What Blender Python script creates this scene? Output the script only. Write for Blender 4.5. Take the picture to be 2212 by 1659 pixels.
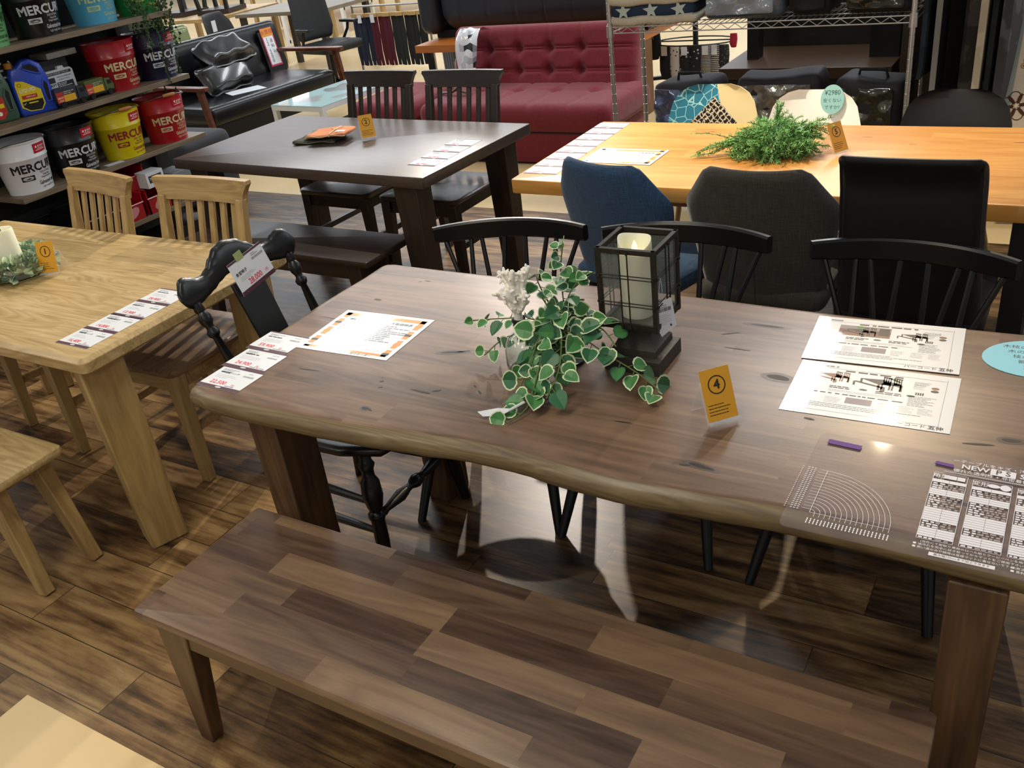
import bpy, math, random
from math import sin, cos, pi, radians, sqrt, atan2, hypot
from mathutils import Matrix, Vector
random.seed(7)
for o in list(bpy.data.objects): bpy.data.objects.remove(o, do_unlink=True)
S = bpy.context.scene
COL = S.collection

# ---------------------------------------------------------------- camera
cam = bpy.data.cameras.new('camera'); camo = bpy.data.objects.new('camera', cam); COL.objects.link(camo)
cam.sensor_fit = 'HORIZONTAL'; cam.sensor_width = 36.0
cam.lens = 1968.0 / 2212.0 * 36.0
cam.clip_start = 0.05; cam.clip_end = 100
cr = Vector((0.85989515, 0.4961172, -0.12020007))     # camera right, world frame
cd = Vector((0.1534997, -0.47587296, -0.86601545))    # camera down
cf = Vector((-0.48684512, 0.72623181, -0.48535469))   # camera forward
camo.matrix_world = Matrix(((cr.x, -cd.x, -cf.x, 0.0), (cr.y, -cd.y, -cf.y, 0.0), (cr.z, -cd.z, -cf.z, 1.72), (0, 0, 0, 1)))
S.camera = camo

# ---------------------------------------------------------------- exposure, world, ceiling lights
S.view_settings.view_transform = 'Standard'; S.view_settings.look = 'None'
S.view_settings.gamma = 1.0; S.view_settings.use_curve_mapping = False
S.view_settings.exposure = 0.26
W = bpy.data.worlds.new('store_air'); S.world = W; W.use_nodes = True
W.node_tree.nodes['Background'].inputs[0].default_value = (0.92, 0.93, 1.0, 1)
W.node_tree.nodes['Background'].inputs[1].default_value = 0.26

def area(name, loc, sx, sy, power, col, rot=(0, 0, 0)):
    l = bpy.data.lights.new(name, 'AREA'); l.shape = 'RECTANGLE'; l.size = sx; l.size_y = sy
    l.energy = power; l.color = col
    o = bpy.data.objects.new(name, l); o.location = loc; o.rotation_euler = rot; COL.objects.link(o); return o
def spot(name, loc, target, power, col, angle, blend=0.5, r=0.06):
    l = bpy.data.lights.new(name, 'SPOT'); l.energy = power; l.color = col
    l.spot_size = radians(angle); l.spot_blend = blend; l.shadow_soft_size = r
    o = bpy.data.objects.new(name, l); o.location = loc
    o.rotation_euler = (Vector(target) - Vector(loc)).to_track_quat('-Z', 'Y').to_euler(); COL.objects.link(o); return o
FL = (0.93, 0.97, 1.0)
for x in (2.3, -1.42, -5.15, -8.8, -12.4, -16.0):
    for y in (5.6, 8.3, 11.0, 13.7, 16.4):
        area('fluorescent_tube', (x, y, 3.05), 0.30, 2.4, 46, FL)
for x, y in [(-5.15, 0.9), (-1.42, 0.3), (-3.2, -2.4), (0.8, -2.4)]:
    area('fluorescent_tube', (x, y, 3.05), 0.55, 2.4, 33, (1.0, 0.91, 0.72))
WARM = (1.0, 0.84, 0.63)
spot('spotlight', (-2.3, 2.9, 3.0), (-1.0, 3.5, 0.72), 330, WARM, 44, 0.6, 0.03)
spot('spotlight', (-0.72, 5.08, 3.0), (-0.55, 3.0, 0.5), 200, (1.0, 0.76, 0.48), 52, 0.6, 0.03)
spot('spotlight', (-3.3, 5.5, 3.0), (-2.75, 3.4, 0.72), 420, (1.0, 0.88, 0.76), 50, 0.5, 0.03)
spot('spotlight', (-2.9, 3.7, 3.0), (-2.7, 1.8, 0.6), 130, (1.0, 0.88, 0.70), 54, 0.5, 0.03)
# ---------------------------------------------------------------- mesh collector
def rotm(rx=0, ry=0, rz=0):
    return Matrix.Rotation(rz, 4, 'Z') @ Matrix.Rotation(ry, 4, 'Y') @ Matrix.Rotation(rx, 4, 'X')
def TR(x=0, y=0, z=0, rx=0, ry=0, rz=0, s=1.0):
    return Matrix.Translation((x, y, z)) @ rotm(rx, ry, rz) @ Matrix.Scale(s, 4)
class G:
    def __init__(self): self.v = []; self.f = []; self.m = []; self.ms = []; self.M = Matrix()
    def mi(self, mat):
        if mat not in self.ms: self.ms.append(mat)
        return self.ms.index(mat)
    def add(self, vs, fs, mat, M=None):
        n = len(self.v); k = self.mi(mat); T = self.M if M is None else self.M @ M
        for p in vs: self.v.append(tuple(T @ Vector(p)))
        for i, f in enumerate(fs):
            self.f.append(tuple(n + j for j in f)); self.m.append(k)
        return self
    def box(self, c, s, mat, M=None, top=(1, 1), off=(0, 0)):
        x, y, z = s[0] / 2, s[1] / 2, s[2] / 2; a, b = top
        vs = [(-x, -y, -z), (x, -y, -z), (x, y, -z), (-x, y, -z),
              (-x * a + off[0], -y * b + off[1], z), (x * a + off[0], -y * b + off[1], z), (x * a + off[0], y * b + off[1], z), (-x * a + off[0], y * b + off[1], z)]
        vs = [(p[0] + c[0], p[1] + c[1], p[2] + c[2]) for p in vs]
        return self.add(vs, [(3, 2, 1, 0), (4, 5, 6, 7), (0, 1, 5, 4), (1, 2, 6, 5), (2, 3, 7, 6), (3, 0, 4, 7)], mat, M)
    def beam(self, p0, p1, w0, d0, w1, d1, mat, M=None, up=(0, 1, 0)):
        # tapered rectangular bar from p0 to p1; w across (up x dir), d along up
        p0 = Vector(p0); p1 = Vector(p1); d = (p1 - p0).normalized(); u = Vector(up); r = d.cross(u)
        if r.length < 1e-4: u = Vector((1, 0, 0)); r = d.cross(u)
        r.normalize(); u = r.cross(d).normalized()
        vs = []
        for p, w, h in ((p0, w0, d0), (p1, w1, d1)):
            for a, b in ((-1, -1), (1, -1), (1, 1), (-1, 1)): vs.append(p + r * (a * w / 2) + u * (b * h / 2))
        return self.add(vs, [(3, 2, 1, 0), (4, 5, 6, 7), (0, 1, 5, 4), (1, 2, 6, 5), (2, 3, 7, 6), (3, 0, 4, 7)], mat, M)
    def tube(self, pts, r, mat, seg=8, M=None, caps=True, flat=1.0):
        pts = [Vector(p) for p in pts]; n = len(pts)
        rs = r if isinstance(r, (list, tuple)) else [r] * n
        vs = []; fs = []; prev = None
        for i, p in enumerate(pts):
            d = (pts[min(i + 1, n - 1)] - pts[max(i - 1, 0)]).normalized()
            if prev is None:
                a = Vector((0, 0, 1)) if abs(d.z) < 0.9 else Vector((1, 0, 0))
                u = d.cross(a).normalized()
            else:
                u = (prev - d * prev.dot(d)); u = u.normalized() if u.length > 1e-6 else d.orthogonal().normalized()
            prev = u; w = d.cross(u)
            for k in range(seg):
                t = 2 * pi * k / seg; vs.append(p + u * (cos(t) * rs[i]) + w * (sin(t) * rs[i] * flat))
        for i in range(n - 1):
            for k in range(seg):
                fs.append((i * seg + k, i * seg + (k + 1) % seg, (i + 1) * seg + (k + 1) % seg, (i + 1) * seg + k))
        if caps: fs.append(tuple(range(seg - 1, -1, -1))); fs.append(tuple((n - 1) * seg + k for k in range(seg)))
        return self.add(vs, fs, mat, M)
    def lathe(self, prof, mat, seg=24, M=None, closed=False, sx=1, sy=1):
        vs = []; fs = []; n = len(prof)
        for r, z in prof:
            for k in range(seg): t = 2 * pi * k / seg; vs.append((r * cos(t) * sx, r * sin(t) * sy, z))
        for i in range(n - 1 if not closed else n):
            j = (i + 1) % n
            for k in range(seg): fs.append((i * seg + k, i * seg + (k + 1) % seg, j * seg + (k + 1) % seg, j * seg + k))
        if not closed:
            if prof[0][0] > 1e-5: fs.append(tuple(range(seg - 1, -1, -1)))
            if prof[-1][0] > 1e-5: fs.append(tuple((n - 1) * seg + k for k in range(seg)))
        return self.add(vs, fs, mat, M)
    def turn(self, p0, p1, prof, mat, seg=14, M=None):
        # lathe along p0->p1; prof = [(t, r)]
        p0 = Vector(p0); p1 = Vector(p1); d = p1 - p0
        Q = Matrix.Translation(p0) @ d.to_track_quat('Z', 'Y').to_matrix().to_4x4()
        return self.lathe([(r, t * d.length) for t, r in prof], mat, seg, (M @ Q) if M else Q)
    def prism(self, poly, h, mat, M=None, z0=0):
        n = len(poly); vs = [(x, y, z0) for x, y in poly] + [(x, y, z0 + h) for x, y in poly]
        fs = [tuple(range(n - 1, -1, -1)), tuple(range(n, 2 * n))] + [(i, (i + 1) % n, n + (i + 1) % n, n + i) for i in range(n)]
        return self.add(vs, fs, mat, M)
    def slab(self, poly, layers, mat, side=None, M=None, ns=1):
        # outline with inset layers (z, inset) from top to bottom; first ns bands use the top material
        n = len(poly); nor = []
        for i in range(n):
            a = Vector(poly[i - 1]); b = Vector(poly[(i + 1) % n]); d = (b - a).normalized(); nor.append(Vector((-d.y, d.x)))
        vs = []
        for z, ins in layers:
            for i in range(n): p = Vector(poly[i]) + nor[i] * ins; vs.append((p.x, p.y, z))
        top = [tuple(range(n))]; L = len(layers); bands = []
        for l in range(L - 1):
            bands.append([((l + 1) * n + i, (l + 1) * n + (i + 1) % n, l * n + (i + 1) % n, l * n + i) for i in range(n)])
        bot = [tuple((L - 1) * n + i for i in range(n - 1, -1, -1))]
        a = top + sum(bands[:ns], []); b = sum(bands[ns:], []) + bot
        k0 = len(self.v); self.add(vs, a, mat, M)
        if b:
            k = self.mi(side or mat)
            for f in b: self.f.append(tuple(k0 + j for j in f)); self.m.append(k)
        return self
    def rbox(self, c, s, r, mat, n=(8, 8, 4), M=None, disp=None):
        hx, hy, hz = s[0] / 2, s[1] / 2, s[2] / 2; idx = {}; vs = []; fs = []
        h = (hx, hy, hz); r = min(r, hx, hy, hz)
        def vert(i, j, k):
            key = (i, j, k)
            if key in idx: return idx[key]
            p = [0, 0, 0]
            for a, (q, m) in enumerate(((i, n[0]), (j, n[1]), (k, n[2]))): p[a] = -h[a] + 2 * h[a] * q / m
            q = [max(-(h[a] - r), min(h[a] - r, p[a])) for a in range(3)]
            d = Vector((p[0] - q[0], p[1] - q[1], p[2] - q[2]))
            if d.length > 1e-9: d.normalize(); P = Vector(q) + d * r
            else: P = Vector(p); d = Vector((0, 0, 0))
            if disp: P = P + Vector(disp(P, (i / n[0], j / n[1], k / n[2])))
            idx[key] = len(vs); vs.append(P + Vector(c)); return idx[key]
        a, b, e = n
        for i in range(a):
            for j in range(b):
                fs.append((vert(i, j, 0), vert(i, j + 1, 0), vert(i + 1, j + 1, 0), vert(i + 1, j, 0)))
                fs.append((vert(i, j, e), vert(i + 1, j, e), vert(i + 1, j + 1, e), vert(i, j + 1, e)))
        for i in range(a):
            for k in range(e):
                fs.append((vert(i, 0, k), vert(i + 1, 0, k), vert(i + 1, 0, k + 1), vert(i, 0, k + 1)))
                fs.append((vert(i, b, k), vert(i, b, k + 1), vert(i + 1, b, k + 1), vert(i + 1, b, k)))
        for j in range(b):
            for k in range(e):
                fs.append((vert(0, j, k), vert(0, j, k + 1), vert(0, j + 1, k + 1), vert(0, j + 1, k)))
                fs.append((vert(a, j, k), vert(a, j + 1, k), vert(a, j + 1, k + 1), vert(a, j, k + 1)))
        return self.add(vs, fs, mat, M)
    def rect(self, x0, y0, x1, y1, z, mat, M=None):
        return self.add([(x0, y0, z), (x1, y0, z), (x1, y1, z), (x0, y1, z)], [(0, 1, 2, 3)], mat, M)
    def ring(self, cx, cy, r0, r1, z, mat, a0=0, a1=2 * pi, seg=32, M=None):
        vs = []; fs = []
        for k in range(seg + 1):
            t = a0 + (a1 - a0) * k / seg; c, s = cos(t), sin(t)
            vs += [(cx + r0 * c, cy + r0 * s, z), (cx + r1 * c, cy + r1 * s, z)]
        for k in range(seg): fs.append((2 * k, 2 * k + 1, 2 * k + 3, 2 * k + 2))
        return self.add(vs, fs, mat, M)
    def ell(self, cx, cy, a, b, z, mat, rot=0, seg=20, M=None, wob=0):
        vs = []
        for k in range(seg):
            t = 2 * pi * k / seg; q = 1 + wob * sin(3 * t + cx * 50) + wob * .6 * sin(5 * t + cy * 70); x, y = a * cos(t) * q, b * sin(t) * q
            vs.append((cx + x * cos(rot) - y * sin(rot), cy + x * sin(rot) + y * cos(rot), z))
        return self.add(vs, [tuple(range(seg))], mat, M)
    def text(self, s, size, mat, M=None, align='CENTER', bold=0, bend=None, wide=1.0):
        vs, fs = glyphs(s, size, align, bold)
        vs = [(x * wide, y, z) for x, y, z in vs]
        if bend: vs = [bend(x, y, z) for x, y, z in vs]
        return self.add(vs, fs, mat, M)
    def obj(self, name, parent=None, M=None, smooth=35, bevel=0, sub=0, recalc=True):
        me = bpy.data.meshes.new(name); me.from_pydata(self.v, [], self.f); 
        for m in self.ms: me.materials.append(m)
        me.polygons.foreach_set('material_index', self.m)
        if recalc:
            import bmesh
            bm = bmesh.new(); bm.from_mesh(me); bmesh.ops.recalc_face_normals(bm, faces=bm.faces); bm.to_mesh(me); bm.free()
        if smooth:
            me.polygons.foreach_set('use_smooth', [True] * len(me.polygons)); me.set_sharp_from_angle(angle=radians(smooth))
        me.update()
        o = bpy.data.objects.new(name, me); COL.objects.link(o)
        if parent: o.parent = parent
        if M is not None: o.matrix_local = M
        if bevel:
            b = o.modifiers.new('bevel', 'BEVEL'); b.width = bevel; b.segments = 2; b.limit_method = 'ANGLE'; b.angle_limit = radians(40)
        if sub:
            b = o.modifiers.new('sub', 'SUBSURF'); b.levels = sub; b.render_levels = sub
        return o
_gl = {}
def glyphs(s, size, align='CENTER', bold=0):
    k = (s, align, bold)
    if k not in _gl:
        cu = bpy.data.curves.new('t', 'FONT'); cu.body = s; cu.size = 1.0; cu.align_x = align; cu.align_y = 'CENTER'
        cu.resolution_u = 2; cu.fill_mode = 'FRONT'
        o = bpy.data.objects.new('t', cu); COL.objects.link(o)
        me = o.to_mesh(); vs = [tuple(v.co) for v in me.vertices]; fs = [tuple(p.vertices) for p in me.polygons]
        o.to_mesh_clear(); bpy.data.objects.remove(o); bpy.data.curves.remove(cu)
        if bold:
            n = len(vs); V = []; F = []
            for q, (dx, dy) in enumerate(((bold, 0), (-bold, 0), (0, bold), (0, -bold))):
                V += [(x + dx, y + dy, z + q * .00006) for x, y, z in vs]; F += [tuple(i + q * n for i in f) for f in fs]
            vs, fs = V, F
        _gl[k] = (vs, fs)
    vs, fs = _gl[k]
    return [(x * size, y * size, z) for x, y, z in vs], fs

def thing(name, label, cat, loc=(0, 0, 0), rz=0, group=None):
    o = bpy.data.objects.new(name, None); COL.objects.link(o); o.empty_display_size = 0.1
    o.location = loc; o.rotation_euler = (0, 0, rz); return tag(o, label, cat, group)
def tag(o, label, cat, group=None):
    o['label'] = label; o['category'] = cat
    if group: o['group'] = group
    return o
def struct(o): o['kind'] = 'structure'; return o
def dup(root, loc, rz, label, group=None):
    r = root.copy(); COL.objects.link(r); r.location = loc; r.rotation_euler = (0, 0, rz); r['label'] = label
    if group: r['group'] = group
    for ch in list(root.children):
        c = ch.copy(); COL.objects.link(c); c.parent = r
        for g in list(ch.children):
            d = g.copy(); COL.objects.link(d); d.parent = c
    return r

# ---------------------------------------------------------------- materials
def lin(h):
    h = h.lstrip('#'); c = [int(h[i:i + 2], 16) / 255 for i in (0, 2, 4)]
    return tuple([x / 12.92 if x <= .04045 else ((x + .055) / 1.055) ** 2.4 for x in c] + [1.0])
_pm = {}
def newmat(name):
    m = bpy.data.materials.new(name); m.use_nodes = True
    nt = m.node_tree; b = nt.nodes['Principled BSDF']; return m, nt, b
def pm(name, col, rough=0.5, metal=0.0, coat=0, trans=0, emit=0, bump=0, bscale=200, spec=0.5, var=0, vscale=6, sheen=0, alpha=1, ior=1.45, stretch=None):
    if name in _pm: return _pm[name]
    m, nt, b = newmat(name); c = lin(col) if isinstance(col, str) else col
    b.inputs['Base Color'].default_value = c; b.inputs['Roughness'].default_value = rough; b.inputs['Metallic'].default_value = metal
    b.inputs['Coat Weight'].default_value = coat; b.inputs['Coat Roughness'].default_value = 0.06
    b.inputs['Transmission Weight'].default_value = trans; b.inputs['Specular IOR Level'].default_value = spec
    b.inputs['Sheen Weight'].default_value = sheen; b.inputs['Alpha'].default_value = alpha; b.inputs['IOR'].default_value = ior
    if emit: b.inputs['Emission Color'].default_value = c; b.inputs['Emission Strength'].default_value = emit
    if bump or var:
        tc = nt.nodes.new('ShaderNodeTexCoord'); src = tc.outputs['Object']
        if stretch:
            mp = nt.nodes.new('ShaderNodeMapping'); mp.inputs['Scale'].default_value = stretch; nt.links.new(src, mp.inputs[0]); src = mp.outputs[0]
    if bump:
        n = nt.nodes.new('ShaderNodeTexNoise'); n.inputs['Scale'].default_value = bscale; n.inputs['Detail'].default_value = 3
        nt.links.new(src, n.inputs['Vector'])
        bp = nt.nodes.new('ShaderNodeBump'); bp.inputs['Strength'].default_value = bump; bp.inputs['Distance'].default_value = 0.002
        nt.links.new(n.outputs['Fac'], bp.inputs['Height']); nt.links.new(bp.outputs[0], b.inputs['Normal'])
    if var:
        n = nt.nodes.new('ShaderNodeTexNoise'); n.inputs['Scale'].default_value = vscale; n.inputs['Detail'].default_value = 4
        nt.links.new(src, n.inputs['Vector'])
        mx = nt.nodes.new('ShaderNodeMix'); mx.data_type = 'RGBA'
        mx.inputs[6].default_value = tuple(x * (1 - var) for x in c[:3]) + (1,); mx.inputs[7].default_value = tuple(min(1, x * (1 + var)) for x in c[:3]) + (1,)
        nt.links.new(n.outputs['Fac'], mx.inputs[0]); nt.links.new(mx.outputs[2], b.inputs['Base Color'])
    _pm[name] = m; return m
def math_n(nt, op, a, b=None):
    n = nt.nodes.new('ShaderNodeMath'); n.operation = op
    for i, x in enumerate((a, b)):
        if x is None: continue
        if isinstance(x, (int, float)): n.inputs[i].default_value = x
        else: nt.links.new(x, n.inputs[i])
    return n.outputs[0]
def wood(name, cols, axis='X', plank=None, rough=0.35, grain=1.0, rnd=0.5, coat=0.0, line=0.0, rings=9.0, patch=0.0, spec=0.5, seed=0.0, bump=0.15):
    """cols: dark..light hex list; axis: grain direction; plank=(length,width) for laminated staves"""
    if name in _pm: return _pm[name]
    m, nt, b = newmat(name); N = nt.nodes; L = nt.links
    tc = N.new('ShaderNodeTexCoord'); mp = N.new('ShaderNodeMapping'); L.new(tc.outputs['Object'], mp.inputs[0])
    if axis == 'Y': mp.inputs['Rotation'].default_value = (0, 0, radians(90))
    if axis == 'Z': mp.inputs['Rotation'].default_value = (0, radians(90), 0)
    mp.inputs['Location'].default_value = (seed, seed * .7, seed * 1.3)
    vec = mp.outputs[0]; rv = None; brick = None
    if plank:
        brick = N.new('ShaderNodeTexBrick'); brick.offset = 0.37; brick.offset_frequency = 2; brick.squash = 0.75; brick.squash_frequency = 3
        brick.inputs['Color1'].default_value = (0, 0, 0, 1); brick.inputs['Color2'].default_value = (1, 1, 1, 1)
        brick.inputs['Scale'].default_value = 1.0; brick.inputs['Mortar Size'].default_value = line
        brick.inputs['Mortar Smooth'].default_value = 0.1; brick.inputs['Bias'].default_value = 0
        brick.inputs['Brick Width'].default_value = plank[0]; brick.inputs['Row Height'].default_value = plank[1]
        brick.inputs['Mortar'].default_value = (.5, .5, .5, 1)
        L.new(vec, brick.inputs['Vector'])
        sep = N.new('ShaderNodeSeparateColor'); L.new(brick.outputs['Color'], sep.inputs[0]); rv = sep.outputs[0]
        cx = N.new('ShaderNodeCombineXYZ'); L.new(math_n(nt, 'MULTIPLY', rv, 13.0), cx.inputs[0]); L.new(math_n(nt, 'MULTIPLY', rv, 29.0), cx.inputs[2])
        va = N.new('ShaderNodeVectorMath'); va.operation = 'ADD'; L.new(vec, va.inputs[0]); L.new(cx.outputs[0], va.inputs[1]); vec = va.outputs[0]
    def stretched(sx, sy, scale, detail, dist=0.0):
        q = N.new('ShaderNodeMapping'); q.inputs['Scale'].default_value = (sx, sy, sy); L.new(vec, q.inputs[0])
        n = N.new('ShaderNodeTexNoise'); n.inputs['Scale'].default_value = scale; n.inputs['Detail'].default_value = detail; n.inputs['Distortion'].default_value = dist
        L.new(q.outputs[0], n.inputs['Vector']); return n.outputs['Fac']
    low = stretched(0.8, 6, 1.6, 2, 0.4)
    ring = math_n(nt, 'PINGPONG', math_n(nt, 'MULTIPLY', low, rings), 0.5)
    ring = math_n(nt, 'MULTIPLY', ring, 2.0)
    fine = stretched(3.0, 90, 1.6, 5, 0.2)
    mid = stretched(1.2, 16, 1.8, 4, 0.8)
    f = math_n(nt, 'ADD', math_n(nt, 'MULTIPLY', ring, 0.22 * grain), math_n(nt, 'MULTIPLY', fine, 0.30 * grain))
    f = math_n(nt, 'ADD', f, math_n(nt, 'MULTIPLY', mid, 0.75 * grain))
    f = math_n(nt, 'ADD', f, 0.5 - 0.635 * grain)
    if rv is not None:
        f = math_n(nt, 'ADD', f, math_n(nt, 'MULTIPLY', math_n(nt, 'SUBTRACT', rv, 0.5), rnd))
    if patch:
        pn = N.new('ShaderNodeTexNoise'); pn.inputs['Scale'].default_value = 6.5; pn.inputs['Detail'].default_value = 8; pn.inputs['Roughness'].default_value = .68
        q = N.new('ShaderNodeMapping'); q.inputs['Scale'].default_value = (0.5, 2.0, 1); L.new(vec, q.inputs[0]); L.new(q.outputs[0], pn.inputs['Vector'])
        f = math_n(nt, 'ADD', f, math_n(nt, 'MULTIPLY', math_n(nt, 'SUBTRACT', pn.outputs['Fac'], 0.5), patch))
    r = N.new('ShaderNodeValToRGB'); L.new(f, r.inputs[0]); el = r.color_ramp.elements
    while len(el) < len(cols): el.new(0.5)
    for i, c in enumerate(cols): el[i].position = 0.12 + 0.76 * i / (len(cols) - 1); el[i].color = lin(c)
    out = r.outputs[0]
    if brick is not None and line:
        mx = N.new('ShaderNodeMix'); mx.data_type = 'RGBA'; L.new(math_n(nt, 'MULTIPLY', brick.outputs['Fac'], 0.8), mx.inputs[0]); L.new(out, mx.inputs[6])
        mx.inputs[7].default_value = lin('#17100c'); out = mx.outputs[2]
    L.new(out, b.inputs['Base Color'])
    b.inputs['Roughness'].default_value = rough; b.inputs['Coat Weight'].default_value = coat; b.inputs['Coat Roughness'].default_value = 0.12
    b.inputs['Specular IOR Level'].default_value = spec
    if bump:
        bp = N.new('ShaderNodeBump'); bp.inputs['Strength'].default_value = bump; bp.inputs['Distance'].default_value = 0.001
        L.new(fine, bp.inputs['Height']); L.new(bp.outputs[0], b.inputs['Normal'])
    _pm[name] = m; return m
# ---------------------------------------------------------------- palette
M_floor = wood('floor_planks', ['#1c140d', '#3d2c1c', '#5f472c', '#7d6240', '#91764f'], 'X', (0.95, 0.152), rough=0.33, grain=0.95, rnd=0.40, line=0.0014, rings=5, patch=1.3, spec=0.26, bump=0)
M_tile = pm('beige_vinyl', '#cdb383', 0.28, var=0.06, vscale=5)
M_walnut = wood('walnut_staves', ['#36271d', '#53402f', '#6b5341', '#7e6550', '#8f775e'], 'X', (0.62, 0.088), rough=0.36, grain=0.66, rnd=0.22, rings=8, patch=0.30, spec=0.42, seed=3.3)
M_walnutb = wood('bench_walnut_staves', ['#2c2018', '#4c392e', '#65503f', '#7a624c', '#8d7358'], 'X', (0.47, 0.072), rough=0.33, grain=0.60, rnd=0.42, rings=7, patch=0.34, spec=.45, seed=8.1)
M_sap = wood('walnut_sapwood_edge', ['#43372a', '#5f5038', '#776747', '#8c7c5a'], 'X', None, rough=0.34, grain=0.9, rings=16, seed=1.7)
M_walleg = wood('walnut_leg', ['#241710', '#3f2b1c', '#594028', '#6d5136'], 'Z', None, rough=0.38, grain=0.8, rings=7, seed=5)
M_walap = wood('walnut_apron', ['#241710', '#3f2b1c', '#594028', '#6d5136'], 'X', None, rough=0.38, grain=0.8, rings=7, seed=5)
M_oak = wood('oak_top', ['#7d6740', '#a08759', '#b79e70', '#c8b386'], 'X', (0.9, 0.11), rough=0.32, grain=0.95, rnd=0.14, rings=15, seed=2.2)
M_oakz = wood('oak_upright', ['#6d5632', '#907447', '#ac905e', '#bda473'], 'Z', None, rough=0.38, grain=0.7, rings=8, seed=4)
M_oakx = wood('oak_rail', ['#6d5632', '#907447', '#ac905e', '#bda473'], 'X', None, rough=0.38, grain=0.75, rings=14, seed=6)
M_dark = wood('dark_stained_top', ['#231c19', '#342a26', '#423732', '#50443e'], 'X', (1.2, 0.13), rough=0.33, spec=.8, grain=0.6, rnd=0.15, rings=8, seed=9)
M_darkz = wood('dark_stained_upright', ['#16100d', '#241b16', '#30251f', '#3b2e26'], 'Z', None, rough=0.38, grain=0.6, rings=8)
M_darkx = wood('dark_stained_rail', ['#16100d', '#241b16', '#30251f', '#3b2e26'], 'X', None, rough=0.36, grain=0.6, rings=8)
M_pine = wood('honey_pine_top', ['#8d5a1f', '#b37a33', '#c48f48', '#cfa05a'], 'X', (0.9, 0.075), rough=0.40, grain=0.6, rnd=0.16, rings=6, seed=11, patch=0.2)
M_blackw = pm('black_lacquered_wood', '#0d0e10', 0.32, spec=0.5, bump=0.05, bscale=90)
M_blacks = pm('black_steel', '#0b0b0c', 0.4, spec=0.5)
M_knot = pm('dark_knot', '#120c09', 0.55)
M_knot2 = pm('knot_halo', '#3f2e23', 0.4)
M_paper = pm('white_paper', '#d6dade', 0.4, coat=0.5)
M_paperm = pm('matt_paper', '#d3d6da', 0.6)
M_ink = pm('black_ink', '#1b1c20', 0.5, coat=0.5)
M_inkg = pm('grey_ink', '#83868c', 0.5, coat=0.5)
M_inkl = pm('pale_grey_ink', '#b9bcc2', 0.5, coat=0.5)
M_red = pm('red_ink', '#e0394c', 0.5, coat=0.5)
M_purple = pm('wine_purple_ink', '#4a2433', 0.5, coat=0.5)
M_orangei = pm('orange_ink', '#cf8a2c', 0.5, coat=0.5)
M_yellowc = pm('mustard_card', '#d69a23', 0.5)
M_acryl = pm('clear_acrylic', '#e8eeee', 0.03, alpha=0.16, spec=0.6)
M_glass = pm('clear_glass', '#f3fbf6', 0.01, trans=1.0, ior=1.45)
M_cyan = pm('pale_cyan_card', '#86cfe0', 0.55)

# ---------------------------------------------------------------- setting
def flat(name, polys, mat, z=0.0, th=0.02):
    g = G()
    for p in polys: g.prism(p, th, mat, z0=z - th)
    return struct(g.obj(name, smooth=0))
flat('floor', [[(-16, -2.5), (-2.14, -2.5), (-2.14, 0.72), (4, 0.72), (4, 4.4), (-16, 4.4)]], M_floor)
flat('floor', [[(-2.14, -2.5), (4, -2.5), (4, 0.72), (-2.14, 0.72)], [(-24, 4.4), (4, 4.4), (4, 22), (-24, 22)], [(-24, -2.5), (-16, -2.5), (-16, 4.4), (-24, 4.4)]], M_tile)

# ---------------------------------------------------------------- tables and benches
def leg_mesh(x, y, w, d, z1, mat, w0=None, d0=None, dx=0, dy=0, rz=0):
    g = G(); w0 = w0 or w; d0 = d0 or d; h = z1
    g.box((0, 0, h / 2), (w0, d0, h), mat, TR(x, y, 0, rz=rz), top=(w / w0, d / d0), off=(dx, dy)); return g
LY = lambda z, t, r: [(z, r), (z - r * .3, r * .25), (z - r, 0), (z - t + r, 0), (z - t + r * .3, r * .25), (z - t, r)]
def rrect(x0, y0, x1, y1, r, n=4):
    P = []
    for cx, cy, a in ((x1 - r, y0 + r, -90), (x1 - r, y1 - r, 0), (x0 + r, y1 - r, 90), (x0 + r, y0 + r, 180)):
        for k in range(n + 1): t = radians(a + 90 * k / n); P.append((cx + r * cos(t), cy + r * sin(t)))
    return P

# table 4: thick walnut slab with a wavy live edge
T4 = thing('dining_table', 'big walnut dining table with knots and a wavy live edge, number 4 on it', 'table', (-0.78, 1.63, 0))
ox, oy = -0.78, 1.63
fx = [(-1.79, 1.222), (-1.70, 1.206), (-1.55, 1.203), (-1.40, 1.206), (-1.25, 1.214), (-1.10, 1.230), (-0.97, 1.246), (-0.86, 1.246), (-0.74, 1.232), (-0.62, 1.228), (-0.48, 1.238), (-0.34, 1.250), (-0.2, 1.252), (0.0, 1.240), (0.22, 1.235)]
def frontf(x):
    for (a, p), (b, q) in zip(fx, fx[1:]):
        if a <= x <= b: t = (x - a) / (b - a); t = t * t * (3 - 2 * t); return p + (q - p) * t
    return 1.235
P = []
for k in range(0, 41):
    x = -1.745 + (0.185 + 1.745) * k / 40; P.append((x - ox, frontf(x) - oy))
P += [(0.205 - ox, 1.245 - oy), (0.22 - ox, 1.27 - oy)]
for k in range(1, 6): P.append((0.22 + 0.004 * sin(k * 2) - ox, 1.27 + 0.13 * k - oy))
P += [(0.21 - ox, 2.055 - oy)]
for k in range(0, 25): x = 0.18 - (0.18 + 1.74) * k / 24; P.append((x - ox, 2.058 + 0.006 * sin(x * 5.1) - oy))
P += [(-1.772 - ox, 2.045 - oy), (-1.785 - ox, 2.02 - oy)]
for k in range(1, 9): P.append((-1.787 + 0.004 * sin(k * 1.7) - ox, 2.02 - 0.095 * k - oy))
P += [(-1.782 - ox, 1.235 - oy), (-1.768 - ox, 1.218 - oy)]
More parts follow.
